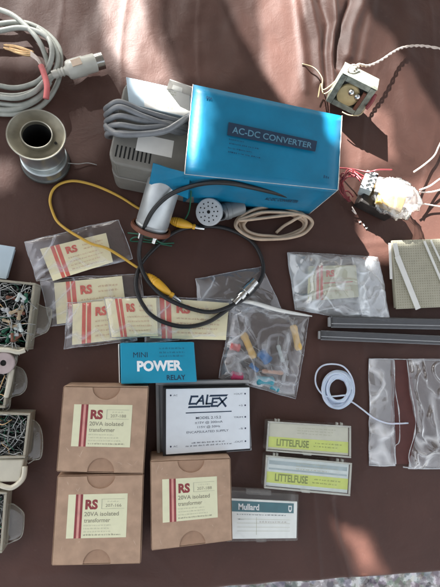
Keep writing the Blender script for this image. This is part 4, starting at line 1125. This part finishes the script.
mb = MB(); mb.tube(pth([(418, 203, 8), (430, 205, 4), (448, 208, 2)], 8), .6, 8); mb.build('white_lead', M_wwire, root)
mb = MB(); mb.tube(pth([(352, 207, 6), (356, 214, 3), (352, 210, 2)], 6), .5, 7); mb.build('white_lead', M_wwire, root)
rnd = random.Random(31)
for k in range(3):
    p = P(361+k*3.2+rnd.uniform(-1, 1), 222+k*3, .3); a_ = rnd.uniform(0, 3)
    mb = MB(); mb.box(p, (1.9, 1.0, .4), Matrix.Rotation(a_, 3, 'Z'), bevel=.15)
    tag(recenter(mb.build('plastic_chip', M_strip)), 'tiny clear plastic chip lying on the cloth below the wrapped transformer', 'chip', 'loose plastic chips')

# ---------- perforated board with white strips
Q = PQ([(392, 240.5), (462, 238), (466, 306), (397, 309)], 7)
t = quad_thing('perforated_board', Q, 'beige perforated circuit board with white strips laid across, at the cloth edge', 'circuit board')
mb = MB(); mb.prism(Q.c, 5.2, bevel=.2); mb.prism(Q.sub(.02, .02, .98, .98, -2).c, .3, bevel=.3)
bd = mb.build('board', M_board, t)
mb = MB(); nu, nv = 30, 27
for i in range(nu):
    for j in range(nv):
        u, v = (i+.7)/nu, (j+.5)/nv
        patch(mb, Q, .05, 0, (u-.008, u+.008), (v-.009, v+.009))
mb.build('hole_pattern', M_boardhole, bd)
def strip(a, b, wd, z, nm='strip'):
    A, B_ = P(*a, z), P(*b, z); d = (B_-A).normalized(); n_ = Vector((-d.y, d.x, 0))*wd/2
    mb = MB(); mb.prism([A+n_, B_+n_, B_-n_, A-n_], z-.8, bevel=.15); return mb.build(nm, M_strip, t)
strip((397.5, 256), (418.5, 309), 4.2, 9); strip((424.5, 241), (443, 284), 1.8, 8.6); strip((431, 240), (452, 284), 1.4, 8.6)
strip((390, 243), (391.5, 279), 2.0, 6); strip((395, 243), (399, 262), 3.4, 8.6)

# ---------- two smoky tubes
def tube_stick(a, b, r, label):
    A, B_ = P(*a, r+.3), P(*b, r+.3); L = (B_-A).length
    t = empty('clear_tube', A.xy.to_3d()); tag(t, label, 'plastic tube', 'smoky plastic tubes')
    d = (B_-A).normalized(); n_ = Vector((-d.y, d.x, 0))
    mb = MB(); R = Matrix.Rotation(math.atan2(d.y, d.x), 3, 'Z')
    mb.box((A+B_)/2, (L, r*2.2, r*1.7), R, bevel=r*.45, seg=4, smooth=False); mb.build('tube', F_tube, t)
    mb = MB(); mb.box((A+B_)/2+Vector((0, 0, -r*.2)), (L-6, r*1.2, r*.7), R, bevel=.3); mb.build('contents', mat('tube_contents', (.075, .075, .08), .35, var=.4, vs=120), t)
    for e in (A+d*2.5,): mb = MB(); mb.box(e, (5.5, r*1.8, r*1.3), R, bevel=.8); mb.build('end_plug', M_foam, t)
    mb = MB(); mb.box((A+B_)/2+n_*r*.85+Vector((0, 0, r*.74)), (L*.99, .8, .3), R, bevel=.1); mb.box((A+B_)/2-n_*r*.3+Vector((0, 0, r*.86)), (L*.99, .5, .25), R); mb.box((A+B_)/2-n_*r*.95+Vector((0, 0, r*.7)), (L*.99, .6, .25), R); mb.build('highlight_bar', M_foam, t)  # pale bars laid along the tube as painted highlights
tube_stick((329, 322), (480, 325), 4.0, 'smoky plastic tube with pale end plug, nearer the perforated board')
tube_stick((319, 335), (480, 342), 3.4, 'longer smoky plastic tube, nearer the large clear bag')

# ---------- thread coil
root = MB(); rnd = random.Random(2); pts = []
for k in range(360):
    a_ = k*2*math.pi/12; w_ = k/12
    rr = 1+.25*math.sin(w_*2.47)+rnd.uniform(-.035, .035)
    pts.append(P(338+math.cos(a_)*12.8*rr, 389.5-math.sin(a_)*15.0*rr, .8+3.6*(.5+.5*math.sin(w_*1.3+1))+rnd.uniform(0, .8)))
pts += [P(326, 396, 4), P(316.5, 386, 3), P(316, 374, 2), P(322, 366, 2), P(333, 364, 3), P(344, 367, 4), P(352, 378, 4), P(354, 392, 4), P(348, 402, 3.5), P(352, 402, 2), P(362, 409, 1.5), P(374, 418, 3.6), P(387, 423, 4), P(398, 423.5, 3.4), P(408, 423, 1.2)]
root.tube(spline(pts, 6), .62, 7)
tag(recenter(root.build('thread_coil', M_thread)), 'bluish white thin cord coiled in a ring, its tail reaching over the large bag', 'thread')

# ---------- large clear bag with parted film
t = empty('clear_bag', P(410, 412)); tag(t, 'large crinkled clear bag with a bare maroon gap down its middle', 'bag')
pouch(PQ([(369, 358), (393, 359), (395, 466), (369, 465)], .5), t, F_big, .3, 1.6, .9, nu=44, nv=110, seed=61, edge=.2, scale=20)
def gap_r(v): return 406+8*math.sin(min(1, v*1.25)*math.pi)**1.3 if v < .8 else 408
# right hand film with a curved torn edge
nu, nv = 80, 110; vs = []
for j in range(nv+1):
    for i in range(nu+1):
        u, v = i/nu, j/nv
        xl = 407+8.0*math.exp(-((v-.62)/.22)**2)+1.5*noise.noise(Vector((v*9, 0, 3)))
        p = P(xl+(470-xl)*u, 358.5+(468.5-358.5)*v, .6)
        wx = noise.noise(Vector((p.x/20, p.y/20, 4)))*10; wy = noise.noise(Vector((p.x/20, p.y/20, 14)))*10
        rg = max(0, 1-abs(noise.noise(Vector(((p.x+wx)/11, p.y/30, 1)))*2))**6*2.6 + max(0, 1-abs(noise.noise(Vector(((p.x+wy)/26+p.y/40, (p.y+wx)/24, 7)))*2))**9*1.4 + noise.noise(Vector((p.x/16, p.y/26, 2)))*1.0+.5
        p.z += .5+max(0, rg)*min(1, .3+min(u, v, 1-v)*9)+1.2*min(1, min(v, 1-v)*8); vs.append(p)
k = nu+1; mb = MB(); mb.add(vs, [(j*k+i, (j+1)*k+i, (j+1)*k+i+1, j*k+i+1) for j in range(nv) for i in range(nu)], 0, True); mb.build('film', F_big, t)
mb = MB()
mb.tube(pth([(394, 360, 3), (395.5, 390, 3.4), (399, 412, 3.6), (399.5, 440, 3.4), (395, 447, 3), (396, 464, 2)], 10), .5, 7, rfn=lambda t: .35+.5*noise.noise(Vector((t*9, 0, 0))))
mb.tube(pth([(407, 360, 3), (410.5, 388, 3.4), (415, 412, 3.8), (415, 432, 3.8), (409, 455, 3), (411, 467, 2)], 10), .5, 7, rfn=lambda t: .4+.6*noise.noise(Vector((t*9, 4, 0))))
mb.tube(pth([(369, 359, 1), (393, 359, 2), (430, 360, 2), (460, 360, 2)], 10), .35, 6)
mb.tube(pth([(369, 465, 1), (384, 466, 2), (393, 465, 2)], 10), .45, 6); mb.tube(pth([(403, 467, 1.5), (425, 468.5, 2), (460, 468, 2)], 10), .55, 6)
mb.build('film_edge', film('edge_film', a=.35, f=1.6, rough=.2, body=(.75, .77, .78)), t)
mb = MB(); mb.prism([P(391, 360, .7), P(409, 360, .7), P(418, 412, .7), P(412, 464, .7), P(391, 464, .7)], .2); mb.build('band', M_maroon, t)

# ---------- blister trays of components at the left
def btray(q, z, label, seed, floor=2.0, wall=1.6):
    t = quad_thing('parts_tray', q, label, 'tray', 'pale plastic trays of component leads')
    mb = MB(); wu, wv = wall/q.W(), wall/q.Hh()
    for a, b in (((0, 0), (1, wv)), ((0, 1-wv), (1, 1)), ((0, wv), (wu, 1-wv)), ((1-wu, wv), (1, 1-wv))):
        mb.prism(q.sub(a[0], a[1], b[0], b[1]).c, .4, z1=z, bevel=.4)
    mb.build('wall', M_tray, t)
    mb = MB(); mb.prism(q.sub(0.01, .01, .99, .99).c, .3, z1=floor, bevel=.2); mb.build('floor_panel', mat('tray_floor', (.03, .03, .027), .5), t)
    return t
def flange(t, pts, z, r=0):
    P_ = [P(*p, z) for p in pts]; c_ = sum(P_, Vector())/len(P_)
    n = len(P_); rings = 6; vs = [c_+Vector((0, 0, .8))]; fs = []
    for k in range(1, rings+1):
        for p in P_:
            v = c_.lerp(p, k/rings); v.z += .8*(1-k/rings)+.5*noise.noise(v*.15) - (0.8 if k == rings else 0); vs.append(v)
    for i in range(n): fs.append((0, 1+i, 1+(i+1) % n))
    for k in range(rings-1):
        for i in range(n): a = 1+k*n+i; b = 1+k*n+(i+1) % n; fs.append((a, a+n, b+n, b))
    mb = MB(); mb.add(vs, fs, 0, True); mb.build('flange', F_flange, t)
    mb = MB(); mb.tube(spline([p+Vector((0, 0, -.3)) for p in P_]+[P_[0]], 5), .4, 6); mb.build('flange_lip', F_flange, t)
def leads(q, z0, z1, n, seed, label, r=.32, curved=.3, mats=None):
    rnd = random.Random(seed); mb = MB()
    mats = mats or [M_lead, M_green, M_hole, M_copper]
    for k in range(n):
        u, v = rnd.uniform(.06, .94), rnd.uniform(.06, .94); a_ = rnd.uniform(0, 2*math.pi); L_ = rnd.uniform(.12, .42)
        z = rnd.uniform(z0, z1); pts = []
        for s_ in (-1, -.3, .4, 1):
            uu = min(.95, max(.05, u+math.cos(a_+s_*curved*rnd.uniform(-1, 1))*L_*s_)); v2 = min(.95, max(.05, v+math.sin(a_)*L_*s_+rnd.uniform(-.04, .04)*curved*3))
            p = q.at(uu, v2); p.z = z+rnd.uniform(-1.2, 1.2); pts.append(p)
        mb.tube(spline(pts, 4), r, 5, mat=rnd.choices(range(len(mats)), [56, 9, 32, 3][:len(mats)])[0], rfn=None)
    o = mb.build('component_leads', mats); recenter(o); tag(o, label, 'leads', kind='stuff'); return o
def tiny_resistors(q, z, n, seed, where):
    rnd = random.Random(seed)
    cols = [(M_resb, 'tan'), (M_tag, 'pale grey'), (M_green, 'dark green'), (M_bake, 'brown'), (M_foam, 'dull grey')]
    for k in range(n):
        u, v = rnd.uniform(.35, .88), rnd.uniform(.1, .9); a_ = rnd.uniform(0, 3.14); m_, cn = cols[k % 5]
        c_ = q.at(u, v); c_.z = z+rnd.uniform(-1, 1.6); d = Vector((math.cos(a_), math.sin(a_), rnd.uniform(-.2, .2)))
        t = empty('resistor', (c_.x, c_.y, c_.z-1)); tag(t, '%s resistor among the tangled leads in %s' % (cn, where), 'resistor', 'loose resistors in the trays')
        A, B_ = c_-d*3.1, c_+d*3.1; mb = MB(); mb.lathe([(0, .1), (0, .9), (.5, 1.25), (1.6, 1.25), (1.9, 1.05), (4.3, 1.05), (4.6, 1.25), (5.7, 1.25), (6.2, .9), (6.2, .1)], A, B_, 12); mb.build('body', m_, t)
        for e, sg in ((A, -1), (B_, 1)):
            mb = MB(); mb.tube(spline([e, e+d*sg*4+Vector((0, 0, .5)), e+d*sg*8+Vector((rnd.uniform(-2, 2), rnd.uniform(-2, 2), -.5))], 4), .28, 5); mb.build('lead', M_lead, t)
q1 = PQ([(-50, 274), (35.5, 283), (27, 350), (-50, 346)], 16)
t1 = btray(q1, 16, 'pale tray heaped with grey and green component leads, beside the cream packets', 1)
flange(t1, [(34, 302), (44, 307), (50.5, 309), (51, 318), (48, 330), (42, 334), (33, 338), (30, 345), (27, 350), (30, 325)], 9)
leads(q1, 7, 15.5, 330, 5, 'tangle of tinned and green component leads filling the tray beside the packets')
tiny_resistors(PQ([(-10, 290), (33, 290), (27, 345), (-10, 345)], 16), 15.5, 22, 9, 'the tray beside the packets')
mb = MB(); mb.tube(pth([(-10, 349.5, 17), (8, 350, 18), (18, 352, 18), (25, 350, 17)]), 1.6, 8); mb.build('lip', M_traywhite, t1)
q2_ = PQ([(-50, 356), (12, 358), (5, 408), (-50, 410)], 12)
t2 = btray(q2_, 12, 'small pale tray with a rounded clear flange, between two larger trays', 2)
flange(t2, [(12, 366), (17, 366.5), (23, 370), (26.5, 378), (26, 388), (21, 394), (14, 396), (7, 398), (8, 385)], 8)
flange(t2, [(8, 352), (16, 352), (17, 360), (14, 366), (8, 366)], 9)
flange(t2, [(4, 398), (10, 399), (9, 408), (3, 410)], 8)
leads(q2_, 4, 11, 120, 6, 'sparse component leads in the small tray with the rounded flange')
mb = MB(); mb.tube(pth([(12, 369, 13), (9, 385, 13.5), (6, 397, 13)]), 1.6, 8); mb.build('lip', M_traywhite, t2)
mb = MB(); c_ = P(3, 363, 17); mb.lathe([(0, .1), (0, 6.4), (.5, 7), (2, 7), (2.4, 6.4), (2.4, 2), (1.6, 1.9), (1.6, .1)], c_-Vector((0, 0, 2.4)), c_, 28, mats=[0, 0, 0, 0, 0, 0, 1, 1])
tag(recenter(mb.build('washer', [mat('mauve_plastic', (.42, .34, .34), .5), M_hole])), 'pinkish washer with a dark centre lying at the top of the small tray', 'washer')
q3 = PQ([(-50, 411), (30.5, 413), (25, 458), (-50, 460)], 14)
t3 = btray(q3, 14, 'pale tray of fine straight leads with a broad white lower lip', 3)
flange(t3, [(28, 424), (33, 420), (40, 427), (42.5, 440), (41, 457), (34, 460), (26, 461)], 8)
leads(q3, 6, 13.5, 260, 7, 'fine tinned leads in the tray with the broad white lip', r=.24, curved=.5)
mb = MB(); mb.prism(PQ([(-50, 459), (24, 459), (20, 482), (-50, 483)], 12).c, 1, bevel=1.4, seg=3); mb.build('lip', M_traywhite, t3)
mb = MB(); mb.tube(pth([(-10, 481, 12), (6, 487, 12.5), (14, 486.5, 12.5), (23, 478, 12), (25, 466, 12)]), 1.7, 8); mb.build('rim', M_traywhite, t3)
q4 = PQ([(-50, 489), (7, 492), (2, 553), (-50, 556)], 12)
t4 = btray(q4, 12, 'pale tray lowest of the four, mostly hidden past the picture edge', 4)
flange(t4, [(7, 505), (13, 504), (22, 511), (24, 517), (22, 535), (14, 541), (4, 541)], 7)
leads(q4, 4, 11, 80, 8, 'dark component leads in the lowest tray at the picture edge')
Q = PQ([(-30, 240), (15, 247), (6, 279), (-30, 275)], 6)
mb = MB(); mb.prism(Q.c, 4.6, bevel=.25); mb.prism(Q.sub(.02, .05, .97, .95, -1.6).c, .3, bevel=.4)
tag(recenter(mb.build('card_sleeve', M_bluecard)), 'pale blue flat sleeve at the picture edge above the first tray', 'sleeve')
